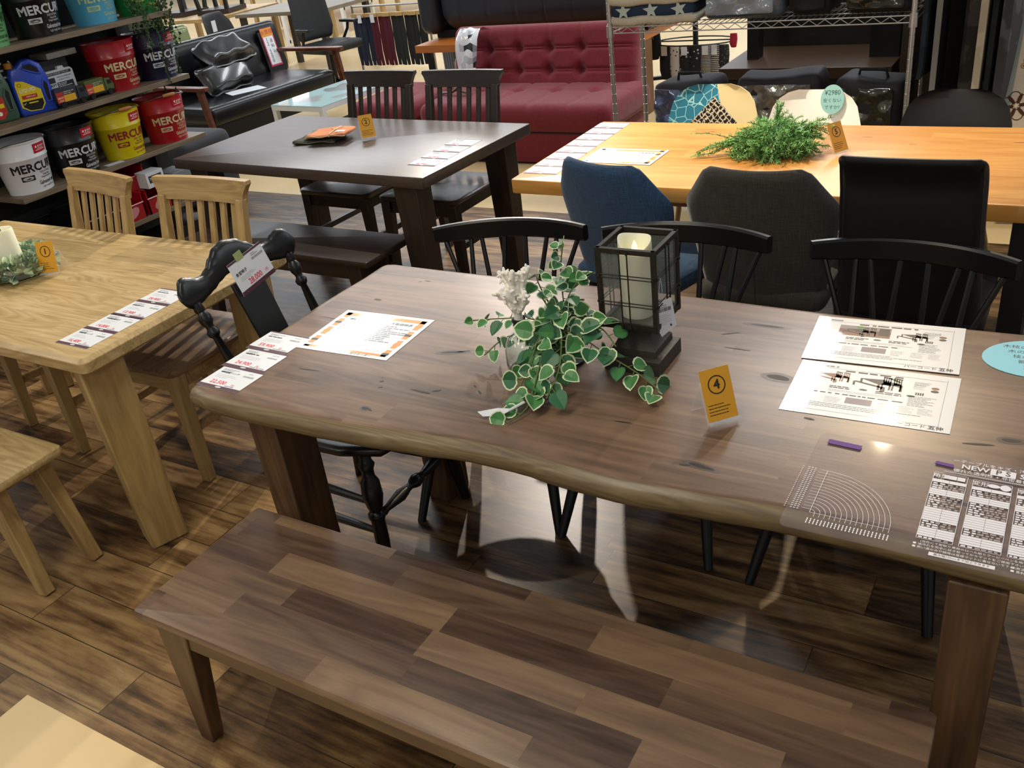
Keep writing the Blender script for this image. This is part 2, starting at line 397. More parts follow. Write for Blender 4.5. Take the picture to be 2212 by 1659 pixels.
g = G(); g.slab(P, [(0.720, 0.030), (0.7185, 0.020), (0.714, 0.010), (0.705, 0.002), (0.692, 0.0), (0.678, 0.004), (0.666, 0.014), (0.658, 0.030)], M_walnut, M_sap)
# cracks and knots in the surface
KN = [(-1.225, 1.588, .034, .007, 0.35), (-1.20, 1.60, .02, .0035, 0.5), (-1.31, 1.41, .006, .003, .6), (-1.32, 1.425, .004, .002, 1), (-1.295, 1.385, .007, .003, .5),
      (-1.19, 1.40, .032, .004, -.05), (-1.155, 1.415, .012, .004, .6), (-1.27, 1.295, .011, .006, 0), (-1.255, 1.293, .007, .003, -.3), (-1.53, 1.40, .035, .002, .1), (-1.135, 1.62, .02, .003, .7),
      (-0.96, 1.365, .008, .003, -1), (-1.055, 1.44, .012, .003, -.7), (-1.08, 1.46, .007, .002, -.6), (-1.13, 1.77, .03, .004, .45), (-1.04, 1.82, .02, .002, .1), (-1.55, 1.95, .013, .004, 0), (-1.57, 1.94, .006, .003, .3),
      (-0.50, 1.335, .03, .006, -.15), (-0.53, 1.33, .012, .004, .2), (-0.46, 1.70, .028, .012, -.1), (-0.55, 1.93, .045, .006, 0), (-0.40, 1.915, .03, .004, .1), (-0.62, 1.87, .025, .003, .5), (-0.58, 1.80, .035, .0025, .0),
      (-0.36, 1.56, .012, .004, -.1), (-0.01, 1.60, .018, .007, .1), (-0.06, 1.57, .03, .004, .2), (-0.06, 1.38, .03, .005, -.2), (-0.70, 1.43, .02, .002, .1), (-0.79, 1.87, .05, .002, .05), (-1.62, 1.80, .015, .005, 0), (-1.68, 1.66, .04, .0012, .0)]
for i, (x, y, a, b, r) in enumerate(KN):
    if b > .0055: g.ell(x - ox, y - oy, a * 1.35, b * 1.6, 0.72025, M_knot2, r, 24, wob=.05)
    g.ell(x - ox, y - oy, a * .9, b * .8, 0.7204, M_knot, r, 18, wob=.05)
g.obj('tabletop', T4, smooth=50, recalc=False)
for x, y in ((-1.57, 1.305), (-1.57, 1.895), (-0.018, 1.31), (-0.018, 1.93)):
    leg_mesh(x - ox, y - oy, 0.088, 0.125, 0.662, M_walleg, 0.082, 0.112).obj('leg', T4, bevel=.004)

# walnut bench in front
B4 = thing('bench', 'long walnut bench of mixed dark and light staves in front of the walnut table', 'bench', (-0.83, 1.0, 0))
g = G(); g.slab(rrect(-0.787, -0.198, 0.787, 0.198, .012), LY(.42, .026, .006), M_walnutb, M_walnutb, ns=2)
g.obj('seat', B4, smooth=40)
g = G(); g.box((0, -0.165, .362), (1.44, .022, .065), M_walap); g.box((0, 0.165, .362), (1.44, .022, .065), M_walap)
g.box((-.73, 0, .362), (.022, .31, .065), M_walap); g.box((.73, 0, .362), (.022, .31, .065), M_walap); g.obj('apron', B4, smooth=0)
for sx in (-1, 1):
    for sy in (-1, 1):
        g = G(); g.beam((sx * .70, sy * .155, .394), (sx * .738, sy * .160, 0), .098, .052, .042, .036, M_walleg); g.obj('leg', B4, bevel=.003)

# table 1: oak
T1 = thing('dining_table', 'pale oak dining table with chunky splayed legs at the left, number 1 on it', 'table', (-3.0, 1.64, 0))
g = G(); g.slab(rrect(-.80, -.408, .80, .412, .024), [(.72, .014), (.710, .001), (.708, 0), (.680, .0), (.672, .008), (.668, .016)], M_oak, M_oak, ns=3); g.obj('tabletop', T1, smooth=24)
for sx, sy in ((1, -1), (1, 1), (-1, -1), (-1, 1)):
    g = G(); g.box((0, 0, .334), (.105, .115, .668), M_oakz, TR(sx * .675, sy * .285, 0, rz=-sx * sy * .0 + radians(-22) * (1 if sx * sy < 0 else -1)), top=(1.02, 1.12), off=(sx * .03, sy * .01)); g.obj('leg', T1, bevel=.006)
# oak bench
B1 = thing('bench', 'pale oak bench with tapered legs in front of the oak table', 'bench', (-3.02, 1.095, 0))
g = G(); g.slab(rrect(-.60, -.15, .60, .115, .020), LY(.42, .030, .012), M_oak, M_oak, ns=3); g.obj('seat', B1, smooth=40)
g = G(); g.box((0, -.08, .366), (1.02, .02, .05), M_oakx); g.box((0, .08, .366), (1.02, .02, .05), M_oakx); g.box((.5, 0, .366), (.02, .16, .05), M_oakx); g.box((-.5, 0, .366), (.02, .16, .05), M_oakx); g.obj('apron', B1, smooth=0)
for sx in (-1, 1):
    for sy in (-1, 1):
        g = G(); g.beam((sx * .475, sy * .07, .392), (sx * .56, sy * .088, 0), .085, .05, .045, .036, M_oakz); g.obj('leg', B1, bevel=.004)

# table 2: dark
T2 = thing('dining_table', 'dark brown dining table with square legs, number 2 and folded cloths on it', 'table', (-2.936, 3.27, 0), radians(-3))
g = G(); g.slab(rrect(-.775, -.405, .775, .405, .006), LY(.72, .048, .004), M_dark, M_dark, ns=3); g.obj('tabletop', T2, smooth=40)
for sx in (-1, 1):
    for sy in (-1, 1):
        leg_mesh(sx * .655, sy * .325, .125, .10, .674, M_darkz, .085, .085, dx=-sx * .01).obj('leg', T2, bevel=.004)
B2 = thing('bench', 'dark brown bench in front of the dark table, behind the black chair', 'bench', (-2.955, 2.80, 0), radians(-1))
g = G(); g.slab(rrect(-.57, -.16, .57, .16, .01), LY(.42, .03, .008), M_darkx, M_darkx, ns=3); g.obj('seat', B2, smooth=40)
g = G(); g.box((0, -.12, .355), (.98, .022, .07), M_darkx); g.box((0, .12, .355), (.98, .022, .07), M_darkx); g.box((.48, 0, .355), (.022, .24, .07), M_darkx); g.box((-.48, 0, .355), (.022, .24, .07), M_darkx); g.obj('apron', B2, smooth=0)
for sx in (-1, 1):
    for sy in (-1, 1):
        g = G(); g.beam((sx * .46, sy * .105, .392), (sx * .49, sy * .12, 0), .08, .055, .05, .04, M_darkz); g.obj('leg', B2, bevel=.003)

# table 5: honey pine on black steel legs
T5 = thing('dining_table', 'honey orange pine dining table with a thick top, number 5 and fern on it', 'table', (-0.80, 3.275, 0))
g = G(); g.slab(rrect(-1.0, -.412, 1.0, .412, .012), LY(.72, .055, .006), M_pine, M_pine, ns=3)
for (x, y, a, b) in ((.15, .25, .02, .004), (.32, .17, .014, .003), (-.45, .28, .012, .004), (-.62, -.36, .006, .002), (.05, .08, .016, .003), (.66, .22, .03, .004)):
    g.ell(x, y, a, b, .7203, pm('pine_knot', '#8a4e17', .4), 0, 16)
g.obj('tabletop', T5, smooth=40, recalc=False)
for sx in (-1, 1):
    g = G(); x = sx * .72
    for sy in (-1, 1): g.beam((x, sy * .24, .665), (x, sy * .34, 0), .07, .03, .07, .03, M_blacks, up=(0, 1, 0))
    g.box((x, 0, .65), (.07, .52, .03), M_blacks); g.box((x, 0, .015), (.07, .66, .03), M_blacks); g.obj('leg_frame', T5, smooth=0)
# ---------------------------------------------------------------- chairs
def slat_chair(name, label, mz, mx, ms, group=None, cat='chair'):
    t = thing(name, label, cat, group=group)
    # scooped seat
    g = G()
    def sc(P, u):
        q = 0
        if P.z > 0: q = -.010 * max(0, 1 - ((u[0] - .5) * 2.3) ** 2) * max(0, 1 - ((u[1] - .45) * 2.1) ** 2)
        return (0, 0, q)
    R = rrect(-.235, -.235, .235, .215, .045)
    g.slab(R, [(.442, .012), (.440, .006), (.434, 0), (.420, .004), (.414, .012)], ms, ms, ns=3); g.obj('seat', t, smooth=40)
    g = G(); g.box((0, -.195, .382), (.38, .02, .055), mx); g.box((0, .19, .382), (.38, .02, .055), mx)
    for s in (-1, 1): g.box((s * .19, 0, .382), (.02, .38, .055), mx)
    g.obj('apron', t, smooth=0)
    for s in (-1, 1):
        g = G(); g.beam((s * .195, -.195, .415), (s * .210, -.205, 0), .052, .048, .036, .034, mz); g.obj('leg', t, bevel=.003)
        # rear leg runs up as the back post
        g = G(); pts = [(s * .212, .255, 0, .036, .036), (s * .200, .205, .40, .042, .046), (s * .196, .215, .52, .042, .040), (s * .197, .285, .855, .036, .026)]
        vs = []; fs = []
        for x, y, z, w, d in pts: vs += [(x - w / 2, y - d / 2, z), (x + w / 2, y - d / 2, z), (x + w / 2, y + d / 2, z), (x - w / 2, y + d / 2, z)]
        for i in range(3):
            for k in range(4): fs.append((i * 4 + k, i * 4 + (k + 1) % 4, i * 4 + 4 + (k + 1) % 4, i * 4 + 4 + k))
        fs += [(3, 2, 1, 0), (12, 13, 14, 15)]; g.add(vs, fs, mz); g.obj('leg', t, bevel=.003)
        g = G(); g.box((s * .203, 0, .20), (.018, .40, .028), mx); g.obj('stretcher', t, smooth=0)
    # crest rail with flared ears, bowed backwards
    prof = [(-.235, .078), (-.238, .066), (-.228, .050), (-.216, .028), (-.212, 0), (.212, 0), (.216, .028), (.228, .050), (.238, .066), (.235, .078)]
    g = G(); n = 14; vs = []; fs = []
    for i in range(n + 1):
        u = -1 + 2 * i / n
        for j, zz in enumerate((0, .028, .050, .066, .078)):
            hw = (.212, .216, .226, .238, .235)[j]; x = u * hw; yb = .288 + zz * .2 + .014 * (1 - u * u)
            vs += [(x, yb - .013, .838 + zz), (x, yb + .013, .838 + zz)]
    for i in range(n):
        for j in range(4):
            a = i * 10 + j * 2; b = a + 10; fs += [(a, b, b + 2, a + 2), (a + 1, a + 3, b + 3, b + 1)]
        a = i * 10; b = a + 10; fs += [(a, a + 1, b + 1, b), (a + 8, b + 8, b + 9, a + 9)]
    for j in range(4): fs += [(j * 2, j * 2 + 2, j * 2 + 3, j * 2 + 1), (n * 10 + j * 2, n * 10 + j * 2 + 1, n * 10 + j * 2 + 3, n * 10 + j * 2 + 2)]
    g.add(vs, fs, mx); g.obj('crest_rail', t, smooth=40)
    g = G(); g.box((0, .222, .515), (.36, .022, .045), mx); g.obj('lower_rail', t, bevel=.002)
    for k in range(6):
        x = -.145 + .058 * k
        g = G(); g.beam((x, .226, .535), (x * 1.0, .296 + .010 * (1 - (x / .2) ** 2), .842), .024, .013, .024, .013, mz); g.obj('slat', t, bevel=.002)
    return t
oc = slat_chair('dining_chair', 'pale oak slat back chair behind the oak table, the right one beside the black chair', M_oakz, M_oakx, wood('brown_seat_oak', ['#4a3826', '#6f5841', '#8c745a', '#9c876c'], 'Y', None, rough=.36, grain=.8, rings=16), 'oak slat back chairs')
oc.location = (-2.64, 1.845, 0); oc.rotation_euler = (0, 0, radians(1))
dup(oc, (-3.245, 1.835, 0), radians(-8), 'pale oak slat back chair behind the oak table, the left one nearest the white bucket')
dc = slat_chair('dining_chair', 'dark brown slat back chair behind the dark table, right one before the red sofa', M_darkz, M_darkx, M_dark, 'dark slat back chairs')
dc.location = (-2.625, 3.545, 0); dc.rotation_euler = (0, 0, radians(-1))
dup(dc, (-3.155, 3.56, 0), radians(-2), 'dark brown slat back chair behind the dark table, left one by the coffee table')

def spoke_chair():
    t = thing('spindle_chair', 'x', 'chair', group='black spindle chairs behind the walnut table')
    g = G(); R = [(.215 * cos(a) * (1 + .05 * cos(2 * a)), .205 * sin(a) - .0) for a in [2 * pi * k / 28 for k in range(28)]]
    g.slab(R, [(.440, .02), (.438, .008), (.430, 0), (.418, .002), (.408, .014)], M_blackw, M_blackw, ns=3); g.obj('seat', t, smooth=40)
    for sx in (-1, 1):
        g = G(); g.turn((sx * .15, -.14, .415), (sx * .222, -.335, 0), [(0, .019), (.3, .021), (1, .013)], M_blackw); g.obj('leg', t)
        g = G(); g.turn((sx * .15, .12, .415), (sx * .21, .215, 0), [(0, .019), (.3, .021), (1, .013)], M_blackw); g.obj('leg', t)
    # bowed top rail
    g = G(); vs = []; fs = []; n = 28; Rr = .46; A = radians(33); RP = []
    for i in range(n + 1):
        a = -A + 2 * A * i / n; x = Rr * sin(a); y = .27 - Rr * (1 - cos(a)) ; RP.append((x, y))
        zt = .768 - .002 * (a / A) ** 2; hh = .062 - .012 * (a / A) ** 4; ca, sa = cos(a), sin(a); e = .011
        rr = [(-e, 0.006), (-e * .5, 0), (e * .5, 0), (e, .006), (e, hh - .006), (e * .5, hh), (-e * .5, hh), (-e, hh - .006)]
        for q, dz in rr: vs.append((x + sa * q, y + ca * q, zt - hh + dz))
    for i in range(n):
        for k in range(8): fs.append((i * 8 + k, i * 8 + (k + 1) % 8, i * 8 + 8 + (k + 1) % 8, i * 8 + 8 + k))
    fs += [tuple(range(7, -1, -1)), tuple(n * 8 + k for k in range(8))]
    g.add(vs, fs, M_blackw); g.obj('top_rail', t, smooth=40)
    tops = [-.86, -.55, -.42, -.13, .13, .42, .55, .86]; bots = [-.52, -.60, -.26, -.20, .20, .26, .60, .52]
    for a, b in zip(tops, bots):
        th = a * A; x = Rr * sin(th); y = .27 - Rr * (1 - cos(th)); ph = b * 1.2
        g = G(); g.tube([(x, y, .712), (.185 * sin(ph), .175 * cos(ph) - .0, .425)], [.0075, .009], M_blackw, 8); g.obj('spindle', t)
    return t
sc = spoke_chair(); sc.location = (-1.43, 2.105, 0); sc.rotation_euler = (0, 0, radians(14)); sc['label'] = 'black spindle chair tucked behind the coral bottle, leftmost at the walnut table'
dup(sc, (-0.915, 2.165, 0), radians(3), 'black spindle chair behind the candle lantern at the walnut table')
dup(sc, (-0.32, 2.155, 0), radians(-3), 'black spindle chair behind the brochures at the right of the walnut table')

# colonial chair with a serpentine crest, turned posts and a price tag taped on
CC = thing('colonial_chair', 'black carved chair with wavy crest rail and turned legs at the walnut table end', 'chair', (-1.70, 1.68, 0), radians(90))
g = G(); g.slab([(-.20, .19), (-.215, .05), (-.21, -.12), (-.17, -.235), (-.09, -.262), (.09, -.262), (.17, -.235), (.21, -.12), (.215, .05), (.20, .19)], [(.425, .028), (.428, .014), (.424, .004), (.414, 0), (.402, .004), (.392, .022)], M_blackw, M_blackw, ns=4); g.obj('seat', CC, smooth=50)
LP = [(0, .016), (.06, .018), (.09, .024), (.13, .018), (.18, .018), (.22, .027), (.33, .030), (.42, .022), (.45, .017), (.47, .025), (.50, .025), (.52, .020), (.7, .021), (1, .015)]
for s in (-1, 1):
    g = G(); g.turn((s * .165, -.17, .40), (s * .205, -.20, 0), LP, M_blackw, 16); g.obj('leg', CC, smooth=50)
    g = G(); g.turn((s * .155, .15, .40), (s * .185, .225, 0), [(0, .017), (.3, .021), (1, .013)], M_blackw, 12); g.obj('leg', CC)
    g = G(); g.turn((s * .190, -.19, .15), (s * .173, .195, .15), [(0, .009), (.5, .014), (1, .009)], M_blackw, 10); g.obj('stretcher', CC)
    g = G(); g.turn((s * .187, -.185, .25), (s * .168, .18, .25), [(0, .009), (.5, .013), (1, .009)], M_blackw, 10); g.obj('stretcher', CC)
    pst = [(0, .012), (.50, .016), (.74, .010), (.76, .017), (.785, .019), (.81, .012), (.83, .012), (.86, .018), (.90, .0195), (.935, .012), (.95, .015), (1, .013)]
    g = G(); g.turn((s * .17, .16, .415), (s * .188, .30, .80), pst, M_blackw, 16); g.obj('back_post', CC, smooth=50)
BL = [(0, .009), (.06, .009), (.08, .014), (.12, .010), (.3, .019), (.40, .011), (.43, .011), (.46, .017), (.50, .021), (.54, .017), (.57, .011), (.60, .011), (.7, .019), (.88, .010), (.92, .014), (.94, .009), (1, .009)]
g = G(); g.turn((-.19, -.188, .20), (.19, -.188, .20), BL, M_blackw, 14); g.obj('front_stretcher', CC, smooth=50)
g = G(); g.beam((0, .165, .42), (0, .297, .80), .10, .012, .115, .012, M_blackw); g.obj('splat', CC, bevel=.003)
# crest outline in (x, z)
up = [(-.225, .066), (-.205, .078), (-.185, .080), (-.165, .072), (-.145, .060), (-.12, .057), (-.095, .066), (-.07, .086), (-.04, .106), (0, .114)]
lo = [(-.225, .004), (-.20, -.006), (-.18, -.008), (-.16, -.004), (-.13, .002), (-.10, .008), (-.07, .018), (-.035, .026), (0, .026)]
UP = up + [(-x, z) for x, z in up[-2::-1]]; LO = lo + [(-x, z) for x, z in lo[-2::-1]]
def interp(T, x):
    for (a, p), (b, q) in zip(T, T[1:]):
        if a <= x <= b: t = (x - a) / (b - a); return p + (q - p) * (t * t * (3 - 2 * t) if True else t)
    return T[0][1] if x < T[0][0] else T[-1][1]
g = G(); vs = []; fs = []; n = 56; K = 10
for i in range(n + 1):
    x = -.225 + .45 * i / n; zt = interp(UP, x); zb = interp(LO, x); q = max(0, (abs(x) - .198) / .027)
    zb += (zt - zb) * .30 * q ** 3; zt -= .020 * q ** 2
    y0 = .298 + .025 * (1 - (x / .225) ** 2); zm = (zt + zb) / 2; hh = (zt - zb) / 2; tk = .0125 * (1 - .25 * q ** 2)
    for k in range(K):
        a = 2 * pi * k / K; c, s_ = cos(a), sin(a)
        c = abs(c) ** .6 * (1 if c >= 0 else -1); s_ = abs(s_) ** .6 * (1 if s_ >= 0 else -1)
        vs.append((x, y0 + tk * c + (zm + hh * s_) * .25, .795 + zm + hh * s_))
for i in range(n):
    for k in range(K): fs.append((i * K + k, i * K + (k + 1) % K, i * K + K + (k + 1) % K, i * K + K + k))
fs += [tuple(range(K)), tuple(n * K + k for k in range(K - 1, -1, -1))]
g.add(vs, fs, M_blackw); g.obj('crest_rail', CC, smooth=60)

# upholstered chairs on the near side of the pine table: padded back = shaped panel
def fabric(name, col, col2, rough=.85):
    m, nt, b = newmat(name); tc = nt.nodes.new('ShaderNodeTexCoord'); outs = []
    for sc_ in ((420, 1, 30), (30, 1, 420)):
        mp = nt.nodes.new('ShaderNodeMapping'); mp.inputs['Scale'].default_value = (sc_[0], 40, sc_[2]); nt.links.new(tc.outputs['Object'], mp.inputs[0])
        n = nt.nodes.new('ShaderNodeTexNoise'); n.inputs['Scale'].default_value = 1.0; n.inputs['Detail'].default_value = 2; nt.links.new(mp.outputs[0], n.inputs['Vector']); outs.append(n.outputs['Fac'])
    f = math_n(nt, 'MULTIPLY', math_n(nt, 'ADD', outs[0], outs[1]), .5)
    r = nt.nodes.new('ShaderNodeValToRGB'); r.color_ramp.elements[0].position = .38; r.color_ramp.elements[1].position = .62
    r.color_ramp.elements[0].color = lin(col); r.color_ramp.elements[1].color = lin(col2); nt.links.new(f, r.inputs[0]); nt.links.new(r.outputs[0], b.inputs['Base Color'])
    b.inputs['Roughness'].default_value = rough; b.inputs['Sheen Weight'].default_value = .15
    bp = nt.nodes.new('ShaderNodeBump'); bp.inputs['Strength'].default_value = .25; bp.inputs['Distance'].default_value = .001; nt.links.new(f, bp.inputs['Height']); nt.links.new(bp.outputs[0], b.inputs['Normal'])
    return m
M_bluef = fabric('navy_blue_linen', '#16304a', '#24476a'); M_greyf = fabric('charcoal_linen', '#26241f', '#3a3730')
M_leath = pm('black_leatherette', '#1a1a1c', .58, bump=.06, bscale=350)
def padded_back(g, prof, mat, th, zc=None, wrap=.05, nz=22, nx=14, y_at=None, dent=None):
    # prof: [(z, half width)] from bottom to top; shell curved around the sitter, rounded edge
    z0, z1 = prof[0][0], prof[-1][0]; vs = []; fs = []
    def hw(z):
        for (a, p), (b, q) in zip(prof, prof[1:]):
            if a <= z <= b: return p + (q - p) * (z - a) / (b - a)
        return prof[-1][1]
    NX = nx
    for side in (0, 1):
        for j in range(nz + 1):
            z = z0 + (z1 - z0) * j / nz; w = hw(z); ez = min(1, min(z - z0, z1 - z) / .035 + .0); ez = sqrt(max(0, 1 - (1 - ez) ** 2))
            for i in range(NX + 1):
                u = -1 + 2 * i / NX; x = u * w; ex = min(1, (1 - abs(u)) * w / .035); ex = sqrt(max(0, 1 - (1 - ex) ** 2)); t = th * .5 * max(.12, min(ez, ex))
                if ez < 1: x *= (.93 + .07 * ez)
                y = y_at(z) - wrap * (abs(x) / .24) ** 2.0
                d = dent(x, z) if dent and side else 0
                vs.append((x, y + (t - d if side else -t), z))
    n1 = (nz + 1) * (NX + 1); q = NX + 1
    for j in range(nz):
        for i in range(NX):
            a = j * q + i; fs.append((a, a + 1, a + q + 1, a + q)); a += n1; fs.append((a, a + q, a + q + 1, a + 1))
    for j in range(nz):
        a = j * q; fs.append((a, a + q, n1 + a + q, n1 + a)); a = j * q + NX; fs.append((a, n1 + a, n1 + a + q, a + q))
    for i in range(NX):
        fs.append((i, n1 + i, n1 + i + 1, i + 1)); a = nz * q + i; fs.append((a, a + 1, n1 + a + 1, n1 + a))
    return g.add(vs, fs, mat)
def lounge_chair(label, loc, rz, mat):
    t = thing('upholstered_chair', label, 'chair', loc, rz)
    g = G(); padded_back(g, [(.42, .165), (.46, .195), (.60, .218), (.72, .236), (.75, .238), (.775, .230), (.81, .205), (.85, .178), (.875, .162), (.888, .146)], mat, .05, y_at=lambda z: .165 + .10 * (z - .42) / .46, wrap=.055, nz=30, nx=18)
    s = g.v; g.v = [(x, y, z - .005 * max(0, (z - .86) / .03) * max(0, 1 - (x / .12) ** 2)) for x, y, z in s]
    g.obj('backrest', t, smooth=60)
    g = G(); g.rbox((0, -.02, .445), (.41, .44, .08), .035, mat, (10, 10, 4)); g.obj('seat', t, smooth=60)
    g = G(); g.tube([(0, .2205, .42), (0, .2545, .60)], .0012, M_ink, 5); g.obj('back_seam', t)
    for sx in (-1, 1):
        for sy in (-1, 1): g = G(); g.tube([(sx * .15, sy * .14, .41), (sx * .21, sy * .21, 0)], [.013, .010], M_blacks, 10); g.obj('leg', t)
    return t
lounge_chair('navy blue fabric chair with angular shoulders at the near side of the pine table', (-1.225, 2.84, 0), radians(180 - 16), M_bluef)
lounge_chair('charcoal fabric chair with angular shoulders at the near side of the pine table', (-0.785, 2.84, 0), radians(180), M_greyf)
t = thing('upholstered_chair', 'tall straight black leatherette chair at the near side of the pine table', 'chair', (-0.345, 2.82, 0), radians(180))
def dn(x, z):
    zz = .70 + .045 * ((x - 0) / .19) ** 2 - .02
    return .004 * math.exp(-((z - zz) / .006) ** 2)
g = G(); padded_back(g, [(.42, .200), (.60, .192), (.80, .184), (.955, .180), (.978, .176)], M_leath, .062, y_at=lambda z: .165 + .02 * sin((z - .42) * 5) + .12 * (z - .42) / .5 + .06 * max(0, (z - .86) / .1) ** 2, wrap=.02, nz=60, nx=20, dent=dn)
g.obj('backrest', t, smooth=60)
g = G(); g.rbox((0, -.03, .44), (.43, .44, .10), .04, M_leath, (10, 10, 4)); g.obj('seat', t, smooth=60)
for sx in (-1, 1): g = G(); g.tube([(sx * .180, .262, .62), (sx * .176, .292, .75), (sx * .172, .325, .87), (sx * .170, .362, .962)], .004, M_leath, 6); g.obj('piping', t)
for sx in (-1, 1):
    for sy in (-1, 1): g = G(); g.beam((sx * .175, sy * .17, .40), (sx * .185, sy * .20, 0), .035, .02, .03, .02, M_blacks); g.obj('leg', t, smooth=0)

# shell chairs on the far side of the pine table
def shell(label, loc, rz, mat, patch=None, hw=.165, top=.815):
    t = thing('shell_chair', label, 'chair', loc, rz)
    prof = [(-.22, .425, .19), (-.20, .445, .205), (-.10, .440, .225), (.05, .425, .225), (.14, .435, .222), (.185, .475, .218), (.205, .53, .212), (.218, .60, .205), (.232, .68, .192), (.245, .74, .175), (.253, .775, .150), (.258, .798, .115), (.261, .810, .07)]
    prof = [(y, z if z < .5 else .475 + (z - .475) * (top - .475) / (.81 - .475), w * hw / .165 if z > .6 else w) for y, z, w in prof]
    PP = []
    for a, b in zip(prof, prof[1:]):
        for q in range(4): f = q / 4; PP.append(tuple(a[k] + (b[k] - a[k]) * f for k in range(3)))
    PP.append(prof[-1]); prof = PP
    g = G(); NX = 24; vs = []; fs = []; q = NX + 1; n = len(prof); th = .014 if patch else .007
    for side in (0, 1):
        for j, (y, z, w) in enumerate(prof):
            a = prof[min(j + 1, n - 1)]; b_ = prof[max(j - 1, 0)]; d = Vector((0, a[0] - b_[0], a[1] - b_[1])).normalized(); nn = Vector((0, -d.z, d.y))
            for i in range(NX + 1):
                u = -1 + 2 * i / NX; lift = .03 * abs(u) ** 2.5
                p = Vector((u * w, y, z)) + nn * (lift + (0 if side else th)); vs.append(p)
    n1 = n * q
    for j in range(n - 1):
        for i in range(NX):
            a = j * q + i; fs.append((a, a + 1, a + q + 1, a + q)); a += n1; fs.append((a, a + q, a + q + 1, a + 1))
    for j in range(n - 1):
        a = j * q; fs.append((a, a + q, n1 + a + q, n1 + a)); a = j * q + NX; fs.append((a, n1 + a, n1 + a + q, a + q))
    for i in range(NX):
        fs.append((i, n1 + i, n1 + i + 1, i + 1)); a = (n - 1) * q + i; fs.append((a, a + 1, n1 + a + 1, n1 + a))
    g.add(vs, fs, mat)
    g.obj('shell', t, smooth=70)
    for sx in (-1, 1):
        for sy in (-1, 1): g = G(); g.tube([(sx * .12, sy * .11, .42), (sx * .21, sy * .21, 0)], [.014, .010], M_oakz, 10); g.obj('leg', t)
    return t
def patchwork():
    m, nt, b = newmat('patchwork_fabric'); N = nt.nodes; L = nt.links; tc = N.new('ShaderNodeTexCoord'); sp = N.new('ShaderNodeSeparateXYZ'); L.new(tc.outputs['Object'], sp.inputs[0]); X, Z = sp.outputs[0], sp.outputs[2]
    A = lambda *a: math_n(nt, *a)
    def mix(f, a, c):
        q = N.new('ShaderNodeMix'); q.data_type = 'RGBA'; L.new(f, q.inputs[0])
        for k, v in ((6, a), (7, c)):
            if isinstance(v, str): q.inputs[k].default_value = lin(v)
            else: L.new(v, q.inputs[k])
        return q.outputs[2]
    mp = N.new('ShaderNodeMapping'); mp.inputs['Scale'].default_value = (1, .15, 1); L.new(tc.outputs['Object'], mp.inputs[0]); v = N.new('ShaderNodeTexVoronoi'); v.feature = 'DISTANCE_TO_EDGE'; v.inputs['Scale'].default_value = 25; L.new(mp.outputs[0], v.inputs['Vector'])
    blue = mix(A('GREATER_THAN', v.outputs['Distance'], .030), '#9fd6dc', '#2b7b98'); outs = []
    for r in (45, -45):
        mp = N.new('ShaderNodeMapping'); mp.inputs['Rotation'].default_value = (0, radians(r), 0); L.new(tc.outputs['Object'], mp.inputs[0]); w = N.new('ShaderNodeTexWave'); w.inputs['Scale'].default_value = 16; w.inputs['Distortion'].default_value = 4; w.inputs['Detail'].default_value = 2; w.inputs['Detail Scale'].default_value = 4; L.new(mp.outputs[0], w.inputs['Vector']); outs.append(w.outputs['Fac'])
    wv = mix(A('GREATER_THAN', A('MAXIMUM', outs[0], outs[1]), .88), '#17130f', '#cfc4ae')
    p = A('ABSOLUTE', A('ADD', X, A('SUBTRACT', Z, .662))); q = A('ABSOLUTE', A('SUBTRACT', X, A('SUBTRACT', Z, .662)))
    dia = A('LESS_THAN', A('MAXIMUM', p, q), .105); low = A('MULTIPLY', A('LESS_THAN', Z, .655), A('LESS_THAN', X, .0))
    n = N.new('ShaderNodeTexNoise'); n.inputs['Scale'].default_value = 160; L.new(tc.outputs['Object'], n.inputs['Vector']); tan = mix(n.outputs['Fac'], '#6b5a40', '#b9a683')
    o = mix(A('GREATER_THAN', A('ADD', X, A('MULTIPLY', A('SUBTRACT', Z, .8), .25)), .012), blue, '#dfcf9f'); o = mix(low, o, tan); o = mix(dia, o, wv); L.new(o, b.inputs['Base Color']); b.inputs['Roughness'].default_value = .92; return m
shell('patchwork fabric shell chair in teal, cream and black weave behind the pine table', (-1.355, 3.70, 0), radians(4), patchwork(), 1, hw=.168, top=.815)
shell('glossy white plastic shell chair with a round tag behind the pine table', (-0.93, 3.70, 0), radians(2), pm('white_plastic', '#fbf9f2', .25), hw=.16, top=.79)
shell('black plastic shell chair behind the pine table, beside the hanging rugs', (-0.405, 3.70, 0), radians(-2), pm('black_plastic', '#1a1c20', .42, bump=.05, bscale=300), hw=.170, top=.79)
